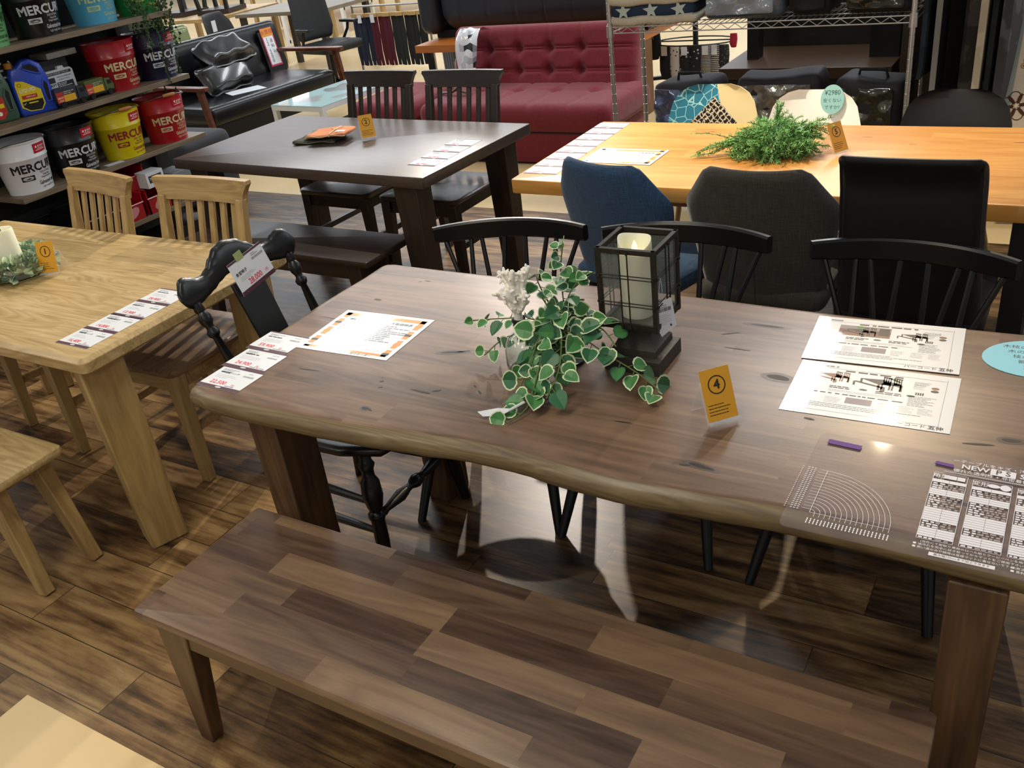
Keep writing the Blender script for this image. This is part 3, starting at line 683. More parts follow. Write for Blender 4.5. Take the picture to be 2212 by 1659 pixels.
# ---------------------------------------------------------------- printed things
def lines(g, x0, y0, w, n, dy, h, mat, z, rnd, gap=.25, M=None):
    for i in range(n):
        x = x0; y = y0 - i * dy; end = x0 + w * rnd.uniform(.55, 1)
        while x < end:
            l = rnd.uniform(h * 1.2, h * 5); g.rect(x, y, min(end, x + l), y + h, z, mat, M); x += l + h * gap * rnd.uniform(1, 3)
def price_card(px, py, rz, price, label, group, seed, name=None, legible=True, z=.7204, w=.140, h=.098):
    R = random.Random(seed); g = G(); a, b = w / 2, h / 2
    g.box((0, 0, .0004), (w, h, .0008), M_paper); z0 = .0010
    g.rect(-a, -b, a, -b + .012, z0, M_purple); g.rect(-a, b - .005, a, b, z0, M_purple)
    g.ell(0, -b + .006, .010, .0035, z0 + .0002, M_inkl)
    lines(g, -a + .012, b - .014, .055, 2, .005, .0022, M_inkg, z0, R); lines(g, -a + .014, b - .028, .05, 1, .006, .004, M_ink, z0, R)
    lines(g, -a + .016, b - .040, .07, 3, .006, .0018, M_inkl, z0, R); lines(g, .03, b - .016, .025, 1, .005, .002, M_inkg, z0, R)
    if name: g.text(name, .010, M_ink, TR(-a + .014, b - .027, z0 + .0001), 'LEFT')
    x = .024
    for k in range(16): ww = R.choice((.0006, .0012, .0018)); g.rect(x, b - .032, x + ww, b - .025, z0, M_inkg); x += ww + .0011
    if legible:
        g.text(price, .021, M_red, TR(-a + .024, -b + .026, z0 + .0001), 'LEFT', bold=.012, wide=.92); g.text('円', .010, M_red, TR(-a + .024 + .0122 * len(price), -b + .022, z0 + .0001), 'LEFT')
    else: lines(g, -a + .03, -b + .018, .055, 1, .01, .010, M_red, z0, R)
    lines(g, .012, -b + .015, .05, 1, .004, .003, M_inkg, z0, R)
    o = g.obj('price_card', smooth=0, recalc=False); o.location = (px, py, z); o.rotation_euler = (0, 0, rz)
    return tag(o, label, 'price card', group)
oakrow = [(-2.327, 1.343, '16,400', 'nearest the front corner of the oak table', '食堂長ベンチ'), (-2.326, 1.440, '14,800', 'second from the front corner of the oak table', '木製食堂椅子'),
          (-2.325, 1.535, '13,900', 'third from the front corner of the oak table', '木椅子'), (-2.325, 1.632, '39,900', 'farthest from the front corner of the oak table', None)]
for i, (x, y, p, w, nm) in enumerate(oakrow):
    price_card(x, y, radians(0), p, 'white price card reading %s, %s' % (p, w), 'price cards on the oak table', 10 + i, nm)
for i, (x, y, p, w, nm) in enumerate([(-1.697, 1.297, '22,500', 'nearest the rounded front corner of the walnut table', '150食堂ベンチ'), (-1.708, 1.395, '24,900', 'middle one of the three on the walnut table', '木椅子'), (-1.720, 1.493, '59,900', 'touching the big notice on the walnut table', None)]):
    price_card(x, y, radians(-1), p, 'white price card reading %s, %s' % (p, w), 'price cards on the walnut table', 20 + i, nm)
W4 = ['nearest the front edge', 'second from the front edge', 'third from the front edge', 'farthest from the front edge']
for i in range(4):
    price_card(-2.292 - .002 * i, 3.022 + .095 * i, radians(-2), '', 'white price card on the dark table, %s' % W4[i], 'price cards on the dark table', 30 + i, legible=False)
ORD = ['nearest the blue chair', 'second from the blue chair', 'third from the blue chair', 'fourth from the blue chair', 'fourth from the far corner', 'third from the far corner', 'second from the far corner', 'nearest the far corner']
for i in range(8):
    price_card(-1.716 - .0012 * i, 2.985 + .0905 * i, radians(0), '', 'white price card along the end of the pine table, %s' % ORD[i], 'price cards on the pine table', 40 + i, legible=False, z=.7206, h=.088)

def number_stand(n, loc, rz, label, lean=28):
    t = thing('number_stand', label, 'table number', loc, rz, 'table number stands'); R = random.Random(n); w, h = .064, .104
    Mx = TR(0, .0, .012, rx=radians(90 - lean)); g = G(); g.box((0, h / 2, 0), (w, h, .0012), M_yellowc, Mx); z = .0009
    mk = pm('dark_print', '#2a2012', .6)
    g.ring(0, h * .68, .0165, .0190, z, mk, M=Mx); g.text(str(n), .027, mk, Mx @ TR(0, h * .68, z + .0001), bold=.028)
    lines(g, -w * .42, h * .30, w * .8, 4, .0065, .0016, mk, z, R, M=Mx); g.obj('card', t, smooth=0, recalc=False)
    g = G(); g.box((0, h * .38, -.0035), (w + .004, h * .82, .002), M_acryl, Mx); g.box((0, -.004, -.0), (w + .004, .002, .012), M_acryl, Mx); g.box((0, -.004, .006), (w + .004, .008, .002), M_acryl, Mx)
    g.beam((0, .036, .075), (0, .075, .001), w + .004, .002, w + .004, .002, M_acryl, up=(0, 1, 0)); g.obj('holder', t, smooth=0); return t
number_stand(1, (-2.925, 1.655, .72), radians(24), 'mustard card with number 1 in a clear stand on the oak table', 14)
number_stand(2, (-2.825, 3.312, .72), radians(46), 'mustard card with number 2 in a clear stand on the dark table', 22)
number_stand(4, (-0.508, 1.488, .72), radians(47), 'mustard card with number 4 in a clear stand on the walnut table', 24)
number_stand(5, (-0.690, 3.300, .72), radians(58), 'mustard card with number 5 in a clear stand on the pine table', 26)

def quadsheet(name, pts, th, mat, label, cat, group, draw, z=.7203):
    # sheet given by bottom-left corner, width direction and size
    (x, y), ang, w, h = pts; g = G(); g.box((w / 2, h / 2, th / 2), (w, h, th), mat); draw(g, w, h, th + .0002)
    o = g.obj(name, smooth=0, recalc=False); o.location = (x, y, z); o.rotation_euler = (0, 0, ang); return tag(o, label, cat, group)
def notice(g, w, h, z, R=random.Random(3)):
    b = .016; m = .014
    for (x0, y0, x1, y1) in ((m, m, w - m, m + b * .6), (m, h - m - b, w - m, h - m), (m, m, m + b, h - m), (w - m - b, m, w - m, h - m)): g.rect(x0, y0, x1, y1, z, M_orangei)
    for k in range(7):
        y = m + .008 + .026 * k
        for x in (m, w - m - b): g.rect(x - .002, y, x + b + .002, y + .010, z + .0002, [M_paper, M_ink, M_paper, M_orangei][(k + int(x > .1)) % 4])
    g.rect(.035, .035, w - .035, h - .032, z + .0001, pm('pale_blue_print', '#cfd9e0', .4, coat=.6))
    g.text('オリエルの天板価格表', .014, M_ink, TR(w * .62, h - .048, z + .0004)); lines(g, .10, h - .066, .165, 10, .0092, .0042, M_inkg, z + .0004, R); lines(g, .045, h - .052, .045, 1, .01, .009, M_ink, z + .0004, R)
    lines(g, .045, h - .075, .05, 5, .012, .003, M_inkg, z + .0004, R); g.text('成寸オーダー', .011, M_ink, TR(w * .70, .008, z + .0004), 'CENTER')
quadsheet('laminated_notice', ((-1.652, 1.487), radians(2.5), .288, .230), .0008, M_paper, 'laminated notice with an orange frame on the left of the walnut table', 'notice', None, notice)
quadsheet('laminated_notice', ((-1.622, 3.098), radians(-1), .292, .190), .0008, M_paper, 'laminated notice with an orange frame beside price cards on the pine table', 'notice', None, notice, z=.7215)
def mini_set(g, x, y, s, z, mat):
    # little catalogue picture: table, bench and chairs
    def bar(x0, y0, x1, y1, t=.0022): d = Vector((x1 - x0, y1 - y0)).normalized(); n_ = Vector((-d.y, d.x)) * t * s / 2; g.add([(x + x0 * s + n_.x, y + y0 * s + n_.y, z), (x + x1 * s + n_.x, y + y1 * s + n_.y, z), (x + x1 * s - n_.x, y + y1 * s - n_.y, z), (x + x0 * s - n_.x, y + y0 * s - n_.y, z)], [(0, 1, 2, 3)], mat)
    def poly(P): g.add([(x + a * s, y + b * s, z) for a, b in P], [tuple(range(len(P)))], mat)
    poly([(.012, .036), (.052, .040), (.088, .026), (.046, .020)]); poly([(0, .022), (.006, .025), (.058, .012), (.050, .008)])
    for a, b, c in ((.014, .036, .022), (.046, .020, .0), (.084, .026, .004), (.003, .021, .008), (.052, .009, -.006), (.056, .012, -.004)): bar(a, b, a + .001, c, .004)
    for cx in (.052, .070):
        poly([(cx, .034), (cx + .014, .031), (cx + .015, .018), (cx + .001, .022)])
        for k in range(4): bar(cx + .004 * k, .050 - .001 * k, cx + .001 + .004 * k, .032 - .001 * k)
        bar(cx - .001, .050, cx + .014, .047, .004)
        for k in (0, .013): bar(cx + k, .026, cx + k, .004, .0032)
def brochure(kind):
    def d(g, w, h, z):
        R = random.Random(kind); dk = pm('catalogue_dark', '#26221f', .5, coat=.6); br = pm('catalogue_wood', '#8a5a38', .5, coat=.6); rb = pm('catalogue_red_wood', '#7a4433', .5, coat=.6); tp = pm('catalogue_taupe', '#8a7f86', .5, coat=.6)
        for a in ((.020, .016, w - .02, .0168), (.020, h - .016, w - .02, .0), (w - .0208, .016, .0, 0)): pass
        g.rect(.016, .018, w - .022, .0188, z, M_inkg); g.rect(w - .0228, .018, w - .022, h - .016, z, M_inkg); g.rect(.03, h - .0225, w - .024, h - .0217, z, M_inkg)
        lines(g, .03, h - .018, .05, 1, .01, .006, M_inkg, z, R); lines(g, .095, h - .031, .165, 1, .01, .0055, M_ink, z, R, gap=.5)
        if kind == 1:
            g.rect(.055, h - .085, .165, h - .036, z, rb); g.rect(.055, h - .055, .165, h - .036, z + .0001, pm('catalogue_grey_wall', '#8d8a8c', .5, coat=.6)); g.rect(.055, h - .085, .165, h - .072, z + .0001, br)
            mini_set(g, .062, h - .084, .85, z + .0002, dk); g.rect(.14, h - .075, .162, h - .04, z + .0002, dk); g.ell(.10, h - .042, .01, .006, z + .0003, pm('leaf_print', '#4d7a35', .5))
            mini_set(g, .178, h - .084, .75, z, dk)
        else:
            mini_set(g, .035, h - .078, .85, z, br); mini_set(g, .115, h - .090, 1.12, z, dk); g.ell(.195, h - .042, .014, .003, z, pm('leaf_print', '#4d7a35', .5), -.5)
        for a in (.075, .165): lines(g, a, h - .098, .05, 2, .006, .0035, M_ink, z, R); g.ell(a + .066, h - .097, .008, .0036, z, pm('badge_green', '#3a443c', .5))
        lines(g, .075, h - .112, .16, 2, .005, .0018, M_inkl, z, R)
        lines(g, .05, h - .128, .18, 1, .005, .004, M_ink, z, R, gap=.6); g.rect(.115, h - .158, .165, h - .135, z, tp); lines(g, .075, h - .142, .035, 5, .005, .0016, M_inkl, z, R)
        for a in (.175, .215, .25): lines(g, a, h - .142, .03, 5, .005, .0016, M_inkl, z, R)
        lines(g, .05, h - .170, .22, 3, .006, .0022, M_inkg, z, R)
        lines(g, .232, h - .04, .04, 3, .005, .0018, M_inkg, z, R); g.ell(.272, h - .056, .0075, .005, z, br); g.ell(.272, h - .068, .0075, .005, z, dk); lines(g, .232, h - .052, .028, 4, .005, .0018, M_inkl, z, R)
        for k in range(4): g.rect(.238 + .0042 * k, h - .090, .241 + .0042 * k, h - .080, z, M_ink)
        lines(g, .228, h - .098, .05, 8, .0052, .0018, M_inkg, z, R)
        g.text('バーコード', .013, M_ink, TR(w - .075, .011, z + .0001), 'CENTER'); g.text('五仲', .014, M_ink, TR(w - .026, .011, z + .0001), 'CENTER', bold=.02)
    return d
quadsheet('brochure', ((-0.437, 1.797), radians(3.5), .314, .214), .0008, M_paper, 'laminated brochure with a room photo, upper one of two on the walnut table', 'brochure', 'laminated brochures', brochure(1), z=.7216)
quadsheet('brochure', ((-0.424, 1.576), radians(2.0), .314, .216), .0008, M_paper, 'laminated brochure with bench and table pictures, lower one of two on the walnut table', 'brochure', 'laminated brochures', brochure(2))
# pale blue oval handwritten note
g = G(); P = [(.105 * cos(a) * (1 - .08 * sin(a)), .082 * sin(a)) for a in [2 * pi * k / 36 for k in range(36)]]; g.prism(P, .0008, M_cyan)
for i, s in enumerate(['木枝の節は', '木の枝からできる', '枝の無い木は無い', '節は木材の', '荒々しい個性', '魅力!']): g.text(s, .0165, M_ink, TR(-.068 + .010 * i, .046 - .022 * i, .0010), 'LEFT')
o = g.obj('oval_note', smooth=0, recalc=False); o.location = (.012, 1.928, .7204); o.rotation_euler = (0, 0, radians(3)); tag(o, 'pale blue oval note with handwriting at the right end of the walnut table', 'note')

# transparent table mat with white printing
MT = thing('table_mat', 'clear plastic table mat with white printed tables and a quarter circle scale', 'mat', (-0.325, 1.218, .7205))
M_mat = pm('clear_vinyl', '#b9aebb', .06, alpha=0.07, spec=.3)
M_wp = pm('white_mat_print', '#e8e6ea', .6); M_wg = pm('grey_mat_print', '#a79d9c', .6); M_vio = pm('violet_tape', '#5a2184', .6)
g = G(); g.prism(rrect(0, 0, .50, .300, .014), .0016, M_mat); g.obj('sheet', MT, smooth=0)
g = G(); z = .0019; ox2, oy2 = .040, .050
for k in range(1, 16):
    r = .0085 * k; g.ring(ox2, oy2, r - .00035, r + .00035, z, M_wp, 0, pi / 2, 20)
    g.rect(ox2 - .014, oy2 + r - .0003, ox2, oy2 + r + .0003, z, M_wp); g.rect(ox2 + r - .0003, oy2 - .010, ox2 + r + .0003, oy2, z, M_wp)
g.rect(ox2 - .0004, oy2, ox2 + .0004, oy2 + .128, z, M_wp); g.rect(ox2, oy2 - .0004, ox2 + .128, oy2 + .0004, z, M_wp)
R = random.Random(5)
for k in range(23):
    y = oy2 + .003 + .0057 * k; x = ox2 - .034
    for q in range(3): g.rect(x, y, x + .0035, y + .0016, z, M_wp); x += .0055
    g.rect(ox2 - .044, y, ox2 - .042, y + .0016, z, M_wp)
for k in range(23):
    x = ox2 + .0058 * k; y = oy2 - .030
    for q in range(3): g.rect(x, y, x + .0020, y + .0040, z, M_wp); y += .0052
# size tables
def sizetable(x0, x1, y0, y1, head, oval):
    for a in ((x0, y0, x1, y0 + .0008), (x0, y1 - .0008, x1, y1), (x0, y0, x0 + .0008, y1), (x1 - .0008, y0, x1, y1)): g.rect(*a, z, M_wp)
    g.text(head, .0135, M_wp, TR(x0 + .012, y1 - .011, z), bold=.008); m = (x0 + x1) / 2
    if oval: g.ell(m + .002, y1 - .0105, .010, .0055, z, M_wp); g.ell(x1 - .010, y1 - .0105, .0085, .0085, z, M_wp)
    else: g.rect(m - .010, y1 - .016, m + .010, y1 - .005, z, M_wp); g.rect(x1 - .016, y1 - .016, x1 - .004, y1 - .005, z, M_wp)
    g.rect(x0 + .001, y1 - .030, x1 - .001, y1 - .021, z, M_wp); n = 26; dy = (y1 - y0 - .032) / n
    for k in range(n):
        y = y1 - .031 - dy * (k + 1); f = k in (3, 4, 5, 12, 13, 14, 15, 16, 17, 21, 22, 23, 24)
        if f: g.rect(x0 + .001, y + dy * .06, x1 - .001, y + dy * .96, z, M_wp)
        else:
            q = x0 + .003
            while q < x1 - .006: l = R.uniform(.003, .009); g.rect(q, y + dy * .2, min(q + l, x1 - .002), y + dy * .8, z, M_wg if q > x0 + .02 else M_wp); q += l + R.uniform(.001, .005)
    g.rect(m - .0004, y0, m + .0004, y1 - .021, z + .0001, M_wg)
sizetable(.208, .262, .045, .238, '角型', False); sizetable(.270, .330, .045, .236, '変形', True); sizetable(.338, .398, .045, .234, '厚さ', False); sizetable(.404, .470, .045, .234, '色', True)
g.text('ーテーブルをキズ・汚れから守るー', .0115, M_wp, TR(.232, .283, z), 'LEFT'); g.text('NEW', .019, M_wp, TR(.247, .268, z), 'LEFT', bold=.02)
g.rect(.293, .2585, .332, .2775, z, M_wp); g.text('P S', .019, pm('mat_letter', '#4a3c34', .6), TR(.3125, .268, z + .0002), bold=.01); g.text('SU', .019, M_wp, TR(.338, .268, z), 'LEFT', bold=.03)
g.text('優れた透明性 + 非密着性のマット', .0105, M_wp, TR(.236, .2525, z), 'LEFT', bold=.006); g.rect(.222, .2425, .40, .2465, z, M_wg)
g.text('(当社にて型取り専用のロール紙とクーピーペンを用意してあります', .0062, M_wp, TR(.216, .0385, z), 'LEFT'); g.text('■ 油汚れを完全に拭き取ってからマットをご使用下さい', .0062, M_wp, TR(.206, .0305, z), 'LEFT')
g.text('■ 熱い湯のみや鍋等は直接マットに乗せないで下さい', .0062, M_wp, TR(.206, .0225, z), 'LEFT'); g.rect(.232, .008, .325, .0165, z, M_wp); g.text('最大幅120cmまで加工できます', .0058, pm('mat_letter', '#4a3c34', .6), TR(.2785, .0122, z + .0002))
for i, s in enumerate(['■ 気温等の変化により多少の伸縮', '■ 直射日光の当たる所はお避け']): g.text(s, .0062, M_wp, TR(.345, .0225 - .008 * i, z), 'LEFT')
g.obj('white_print', MT, smooth=0, recalc=False)
g = G(); g.prism([(0, 0), (.060, -.004), (.061, .010), (.001, .014)], .0005, M_vio, z0=.0019); g.M = Matrix(); o = g.obj('violet_tape', MT, smooth=0); o.location = (.018, .266, 0)
g = G(); g.prism([(0, 0), (.030, -.003), (.030, .006), (.001, .009)], .0005, M_vio, z0=.0019); o = g.obj('violet_tape', MT, smooth=0); o.location = (.205, .262, 0)

# price tag taped on the colonial chair crest
TG = thing('hanging_price_tag', 'white price tag reading 28,000 taped to the crest of the black chair', 'price tag', (-1.964, 1.684, .828), 0)
TM = TR(0, 0, 0, ry=radians(78)) @ TR(0, 0, 0, rz=radians(90 + 8)); g = G(); a, b = .071, .050; R = random.Random(9); z = .0010
g.box((0, 0, 0), (2 * a, 2 * b, .0008), M_paperm, TM); g.rect(-a, -b, a, -b + .012, z, M_purple, TM); g.rect(-a, b - .006, a, b, z, M_purple, TM)
g.text('食堂椅子', .0115, M_ink, TM @ TR(-a + .010, .010, z), 'LEFT', bold=.01); g.text('28,000', .024, M_red, TM @ TR(-.030, -.026, z), 'LEFT', bold=.012, wide=.85); g.text('円', .012, M_red, TM @ TR(.040, -.028, z), 'LEFT')
lines(g, -a + .02, -.002, .07, 3, .005, .0014, M_inkl, z, R, M=TM); lines(g, .02, b - .014, .03, 2, .005, .002, M_inkg, z, R, M=TM)
x = .016
for k in range(24): ww = R.choice((.0006, .0012, .0016)); g.rect(x, b - .030, x + ww, b - .023, z, M_inkg, TM); x += ww + .001
g.obj('tag', TG, smooth=0, recalc=False)
g = G(); g.box((-.02, b + .004, .0012), (.030, .024, .0006), pm('green_tape', '#8f9b62', .35), TM); g.obj('tape', TG, smooth=0)
# ---------------------------------------------------------------- centrepieces on the walnut table
M_rust = pm('aged_brown_metal', '#2c2620', .55, metal=.55, bump=.5, bscale=120, var=.35, vscale=40)
M_stone = pm('aged_dark_base', '#332f29', .6, bump=.7, bscale=90, var=.35, vscale=30)
M_smoke = pm('lantern_glass', '#8f968f', .03, alpha=0.16, spec=.5)
LN = thing('lantern', 'brown metal and glass lantern on a flared pedestal in the middle of the walnut table', 'lantern', (-0.765, 1.690, .72))
g = G()
def sq(z, s): return [(-s, -s, z), (s, -s, z), (s, s, z), (-s, s, z)]
pr = [(0, .066), (.034, .066), (.036, .062), (.037, .052), (.052, .051), (.056, .047), (.068, .041), (.085, .038), (.098, .041), (.108, .047)]
vs = []; fs = []
for z, s in pr: vs += sq(z, s)
for i in range(len(pr) - 1):
    for k in range(4): fs.append((i * 4 + k, i * 4 + (k + 1) % 4, i * 4 + 4 + (k + 1) % 4, i * 4 + 4 + k))
fs += [(3, 2, 1, 0), tuple(len(vs) - 4 + k for k in range(4))]; g.add(vs, fs, M_stone); g.obj('pedestal', LN, smooth=30)
b0, b1, hw = .108, .294, .063
g = G(); g.box((0, 0, b0 + .004), (2 * hw + .006, 2 * hw + .006, .008), M_rust)
for sx in (-1, 1):
    for sy in (-1, 1): g.box((sx * hw, sy * hw, (b0 + b1) / 2), (.010, .010, b1 - b0), M_rust)
for z in (b0 + .010, b1 - .005):
    for s in (-1, 1): g.box((s * hw, 0, z), (.0098, 2 * hw + .008, .0105), M_rust); g.box((0, s * hw, z), (2 * hw + .008, .0098, .0105), M_rust)
g.obj('frame', LN, smooth=0)
g = G()
def wires(M):
    for x in (-.012, .006): g.tube([(x, -hw - .006, b0 + .004), (x, -hw - .006, b1 - .006)], .0016, M_rust, 6, M)
    for z in (.165, .172, .228, .235): g.tube([(-hw, -hw - .004, z), (hw, -hw - .004, z)], .0013, M_rust, 6, M)
    for x in (-.012, .006):
        for z in (b0 + .006, b1 - .008): g.lathe([(0, -.003), (.0032, -.002), (.0032, .002), (0, .003)], M_rust, 8, M @ TR(x, -hw - .0065, z, rx=pi / 2))
    for z in (.168, .231):
        for s in (-1, 1): g.lathe([(0, -.003), (.0034, -.002), (.0034, .002), (0, .003)], M_rust, 8, M @ TR(s * hw * .98, -hw - .0065, z, rx=pi / 2))
for k in range(4): wires(TR(rz=k * pi / 2))
g.obj('wire_grid', LN, smooth=40)
for k in range(4):
    g = G(); g.box((0, -hw + .001, (b0 + b1) / 2), (2 * hw - .012, .0012, b1 - b0 - .03), M_smoke, TR(rz=k * pi / 2)); g.obj('glass_pane', LN, smooth=0)
CD = thing('pillar_candle', 'ivory pillar candle with a flame shaped tip glowing inside the lantern', 'candle', (-0.772, 1.693, .8375))
g = G(); R_ = .037; M_wax = pm('ivory_wax', '#e9e8cf', .45); b_ = M_wax.node_tree.nodes['Principled BSDF']; b_.inputs['Subsurface Weight'].default_value = .25; b_.inputs['Subsurface Radius'].default_value = (.03, .025, .012); b_.inputs['Subsurface Scale'].default_value = .4
seg = 40; vs = []; fs = []
prof = [(0, 0), (R_, 0), (R_, .08), (R_, .150), (R_ * .97, .170), (R_ * .90, .168), (R_ * .82, .145), (R_ * .5, .138), (0, .137)]
for i, (r, z) in enumerate(prof):
    for k in range(seg):
        t = 2 * pi * k / seg; zz = z + (.010 * sin(t - .6) + .006 * sin(2 * t + 1) if i in (4, 5) else 0); vs.append((r * cos(t), r * sin(t), zz))
for i in range(len(prof) - 1):
    for k in range(seg): fs.append((i * seg + k, i * seg + (k + 1) % seg, (i + 1) * seg + (k + 1) % seg, (i + 1) * seg + k))
g.add(vs, fs, M_wax); g.obj('wax', CD, smooth=60)
g = G(); g.lathe([(0, 0), (.004, .002), (.0075, .010), (.0065, .020), (.003, .029), (0, .034)], pm('led_flame', '#ffe9b0', .4, emit=1.2), 12, TR(0, 0, .137), sy=.6); g.obj('flame_tip', CD, smooth=60)
LT = thing('hanging_price_tag', 'small white paper barcode tag hanging from the lantern corner', 'price tag', (-0.700, 1.655, .885))
LM = TR(0.006, 0, -.022, rx=radians(80), rz=radians(55)); g = G(); R = random.Random(4); g.add([(-.020, -.036, 0), (-.014, -.050, 0), (.026, -.034, 0), (.022, .030, 0), (-.026, .026, 0)], [(0, 1, 2, 3, 4)], M_paperm, LM)
x = -.018
for k in range(18): ww = R.choice((.0006, .0011, .0016)); g.rect(x, .004, x + ww, .012, .0006, M_ink, LM); x += ww + .001
lines(g, -.014, .017, .03, 2, .004, .0016, M_inkg, .0006, R, M=LM); lines(g, -.018, -.004, .035, 6, .0042, .0014, M_inkl, .0006, R, M=LM); g.rect(.010, -.032, .014, -.027, .0006, M_ink, LM); g.obj('tag', LT, smooth=0, recalc=False)
g = G(); g.tube([(0, 0, .006), (.001, .004, .030), (-.004, .010, .058)], .0005, M_inkl, 5); g.tube([(0, 0, .006), (-.003, -.004, .030), (-.004, .010, .058)], .0005, M_inkl, 5); g.obj('string', LT)

# glass bottle with black neck and a branch of white coral
BT = thing('glass_bottle', 'round shouldered clear glass bottle with a black neck holding white coral', 'bottle', (-1.005, 1.565, .72))
g = G(); g.lathe([(.0, .0), (.034, 0), (.040, .004), (.042, .02), (.042, .055), (.038, .075), (.028, .090), (.017, .097), (.0145, .102), (.0125, .102), (.0125, .098), (.015, .094), (.026, .087), (.036, .073), (.0395, .055), (.0395, .020), (.037, .008), (0, .006)], M_glass, 32); g.obj('glass_body', BT, smooth=60)
g = G(); g.lathe([(.0125, .096), (.0160, .098), (.0160, .124), (.0185, .127), (.0185, .132), (.0150, .134), (.0125, .132), (.0125, .096)], pm('black_neck', '#0c0b0b', .25), 24); g.obj('neck', BT, smooth=40)
M_coral = pm('white_coral', '#ece9df', .75, bump=.8, bscale=260)
R = random.Random(21); g = G()
def coral(p, d, r, l, dep):
    q = p + d * l; m = (p + q) / 2 + Vector((R.uniform(-1, 1), R.uniform(-1, 1), R.uniform(-1, 1))) * r * .4
    g.tube([p, m, q, q + d * r * .7], [r, r * .95, r * .9, r * .5], M_coral, 8)
    for k in range(R.choice((3, 4, 5))):
        c = p.lerp(q, R.uniform(.2, .95)); e = Vector((R.uniform(-1, 1), R.uniform(-1, 1), R.uniform(-.5, 1))).normalized(); g.tube([c, c + e * r * 1.7, c + e * r * 2.3], [r * .62, r * .5, r * .25], M_coral, 7)
    if dep > 0:
        for k in range(3 if dep > 1 else 2):
            e = (d + Vector((R.uniform(-.75, .75), R.uniform(-.35, .35), R.uniform(.1, .6)))).normalized(); coral(q, e, r * .86, l * R.uniform(.75, 1.0), dep - 1)
coral(Vector((0, 0, -.012)), Vector((-.1, 0, 1)).normalized(), .011, .028, 0)
for e, l, dp in (((-.62, -.1, .8), .030, 1), ((-.22, .15, 1), .036, 2), ((.22, .05, 1), .038, 2), ((.6, 0, .8), .030, 1), ((.05, -.35, 1), .034, 1)): coral(Vector((-.003, 0, .012)), Vector(e).normalized(), .0088, l, dp)
o = g.obj('coral', smooth=60); o.location = (-1.005, 1.565, .8545); tag(o, 'white branching coral standing in the black necked bottle', 'coral')

# variegated creeping plant in a glass vase
VS = tag(G().lathe([(0, 0), (.036, 0), (.038, .004), (.040, .075), (.038, .078), (.036, .075), (.034, .008), (0, .006)], M_glass, 28).obj('glass_vase', smooth=60), 'clear glass vase almost hidden under the variegated leaves', 'vase'); VS.location = (-0.925, 1.635, .72)
M_leafg = pm('leaf_green', '#3f7a40', .4, var=.35, vscale=25, sheen=.1); M_leafc = pm('leaf_cream_edge', '#c9d6ac', .45, var=.1, vscale=40); M_leafd = pm('leaf_dark_green', '#2f6340', .42, var=.3, vscale=25); M_stem = pm('green_brown_stem', '#5b6a35', .6)
PL = thing('trailing_plant', 'variegated green and cream trailing plant with heart shaped leaves on the walnut table', 'plant', (-0.925, 1.635, .72))
R = random.Random(12); L_ = G(); ST = G()
HEART = [(0, -.02), (.18, -.06), (.40, .06), (.50, .30), (.44, .56), (.26, .82), (0, 1.02)]
HEART = HEART + [(-x, y) for x, y in HEART[-2:0:-1]]
def leaf(g, p, d, up, s, mats=(M_leafg, M_leafc), inner=.87):
    d = d.normalized(); r = d.cross(up); r = r.normalized() if r.length > 1e-4 else d.orthogonal().normalized(); u = r.cross(d).normalized(); n = len(HEART); vs = [p + d * (.45 * s) - u * .03 * s]
    def P(x, y): return p + r * (x * s) + d * (y * s) + u * (s * (.28 * abs(x) - .22 * (y - .4) ** 2))
    for q in (inner, 1.0):
        for x, y in HEART: w = R.uniform(.90, 1.03) if q < 1 else 1; vs.append(P(x * q * w, .45 + (y - .45) * q * w))
    k = len(g.v); g.add(vs, [(0, 1 + i, 1 + (i + 1) % n) for i in range(n)], mats[0]); j = g.mi(mats[1])
    for i in range(n): g.f.append((k + 1 + i, k + 1 + n + i, k + 1 + n + (i + 1) % n, k + 1 + (i + 1) % n)); g.m.append(j)
def bez(P, n):
    out = []
    for k in range(n + 1):
        t = k / n * (len(P) - 1); i = min(int(t), len(P) - 2); f = t - i; p0, p1, p2, p3 = P[max(i - 1, 0)], P[i], P[i + 1], P[min(i + 2, len(P) - 1)]
        out.append(.5 * ((2 * p1) + (p2 - p0) * f + (2 * p0 - 5 * p1 + 4 * p2 - p3) * f * f + (3 * p1 - p0 - 3 * p2 + p3) * f ** 3))
    return out
base = Vector((-0.925, 1.635, .72))
def vine(P, n, s0, s1, rad=.0016, both=True, vert=False):
    P = [Vector(p) - base for p in P]; pts = bez(P, n * 2); ST.tube(pts, rad, M_stem, 5)
    for k in range(1, n * 2):
        if k % 2 == 0 and not both: continue
        t = k / (n * 2); s = s0 + (s1 - s0) * t; d = (pts[k] - pts[k - 1]).normalized(); side = d.cross(Vector((0, 0, 1))); side = side.normalized() if side.length > .05 else Vector((R.uniform(-1, 1), R.uniform(-1, 1), 0)).normalized()
        a = (1 if k % 2 else -1) * R.uniform(.6, 1.3); ld = (d * R.uniform(.1, .6) + side * a + Vector((0, 0, R.uniform(-.5, .45)))).normalized()
        if vert: ld = (Matrix.Rotation(R.uniform(0, 2 * pi), 4, 'Z') @ Vector((1, 0, R.uniform(-.2, .5)))).normalized()
        p = pts[k]; q = p + ld * s * .45; q.z = max(q.z, .006); ST.tube([p, q], rad * .6, M_stem, 4, caps=False)
        up = (Vector((.28, -.62, .74)) * .9 + Vector((R.uniform(-.5, .5), R.uniform(-.5, .5), R.uniform(-.4, .4)))).normalized(); ld2 = (ld + Vector((0, 0, -.25))).normalized()
        if q.z < .02: ld2.z = max(ld2.z, .05)
        leaf(L_, q, ld2, up, s * R.uniform(.9, 1.35), (R.choice((M_leafg, M_leafg, M_leafd)), R.choice((M_leafc, M_leafc, M_leafc, M_leafd))))
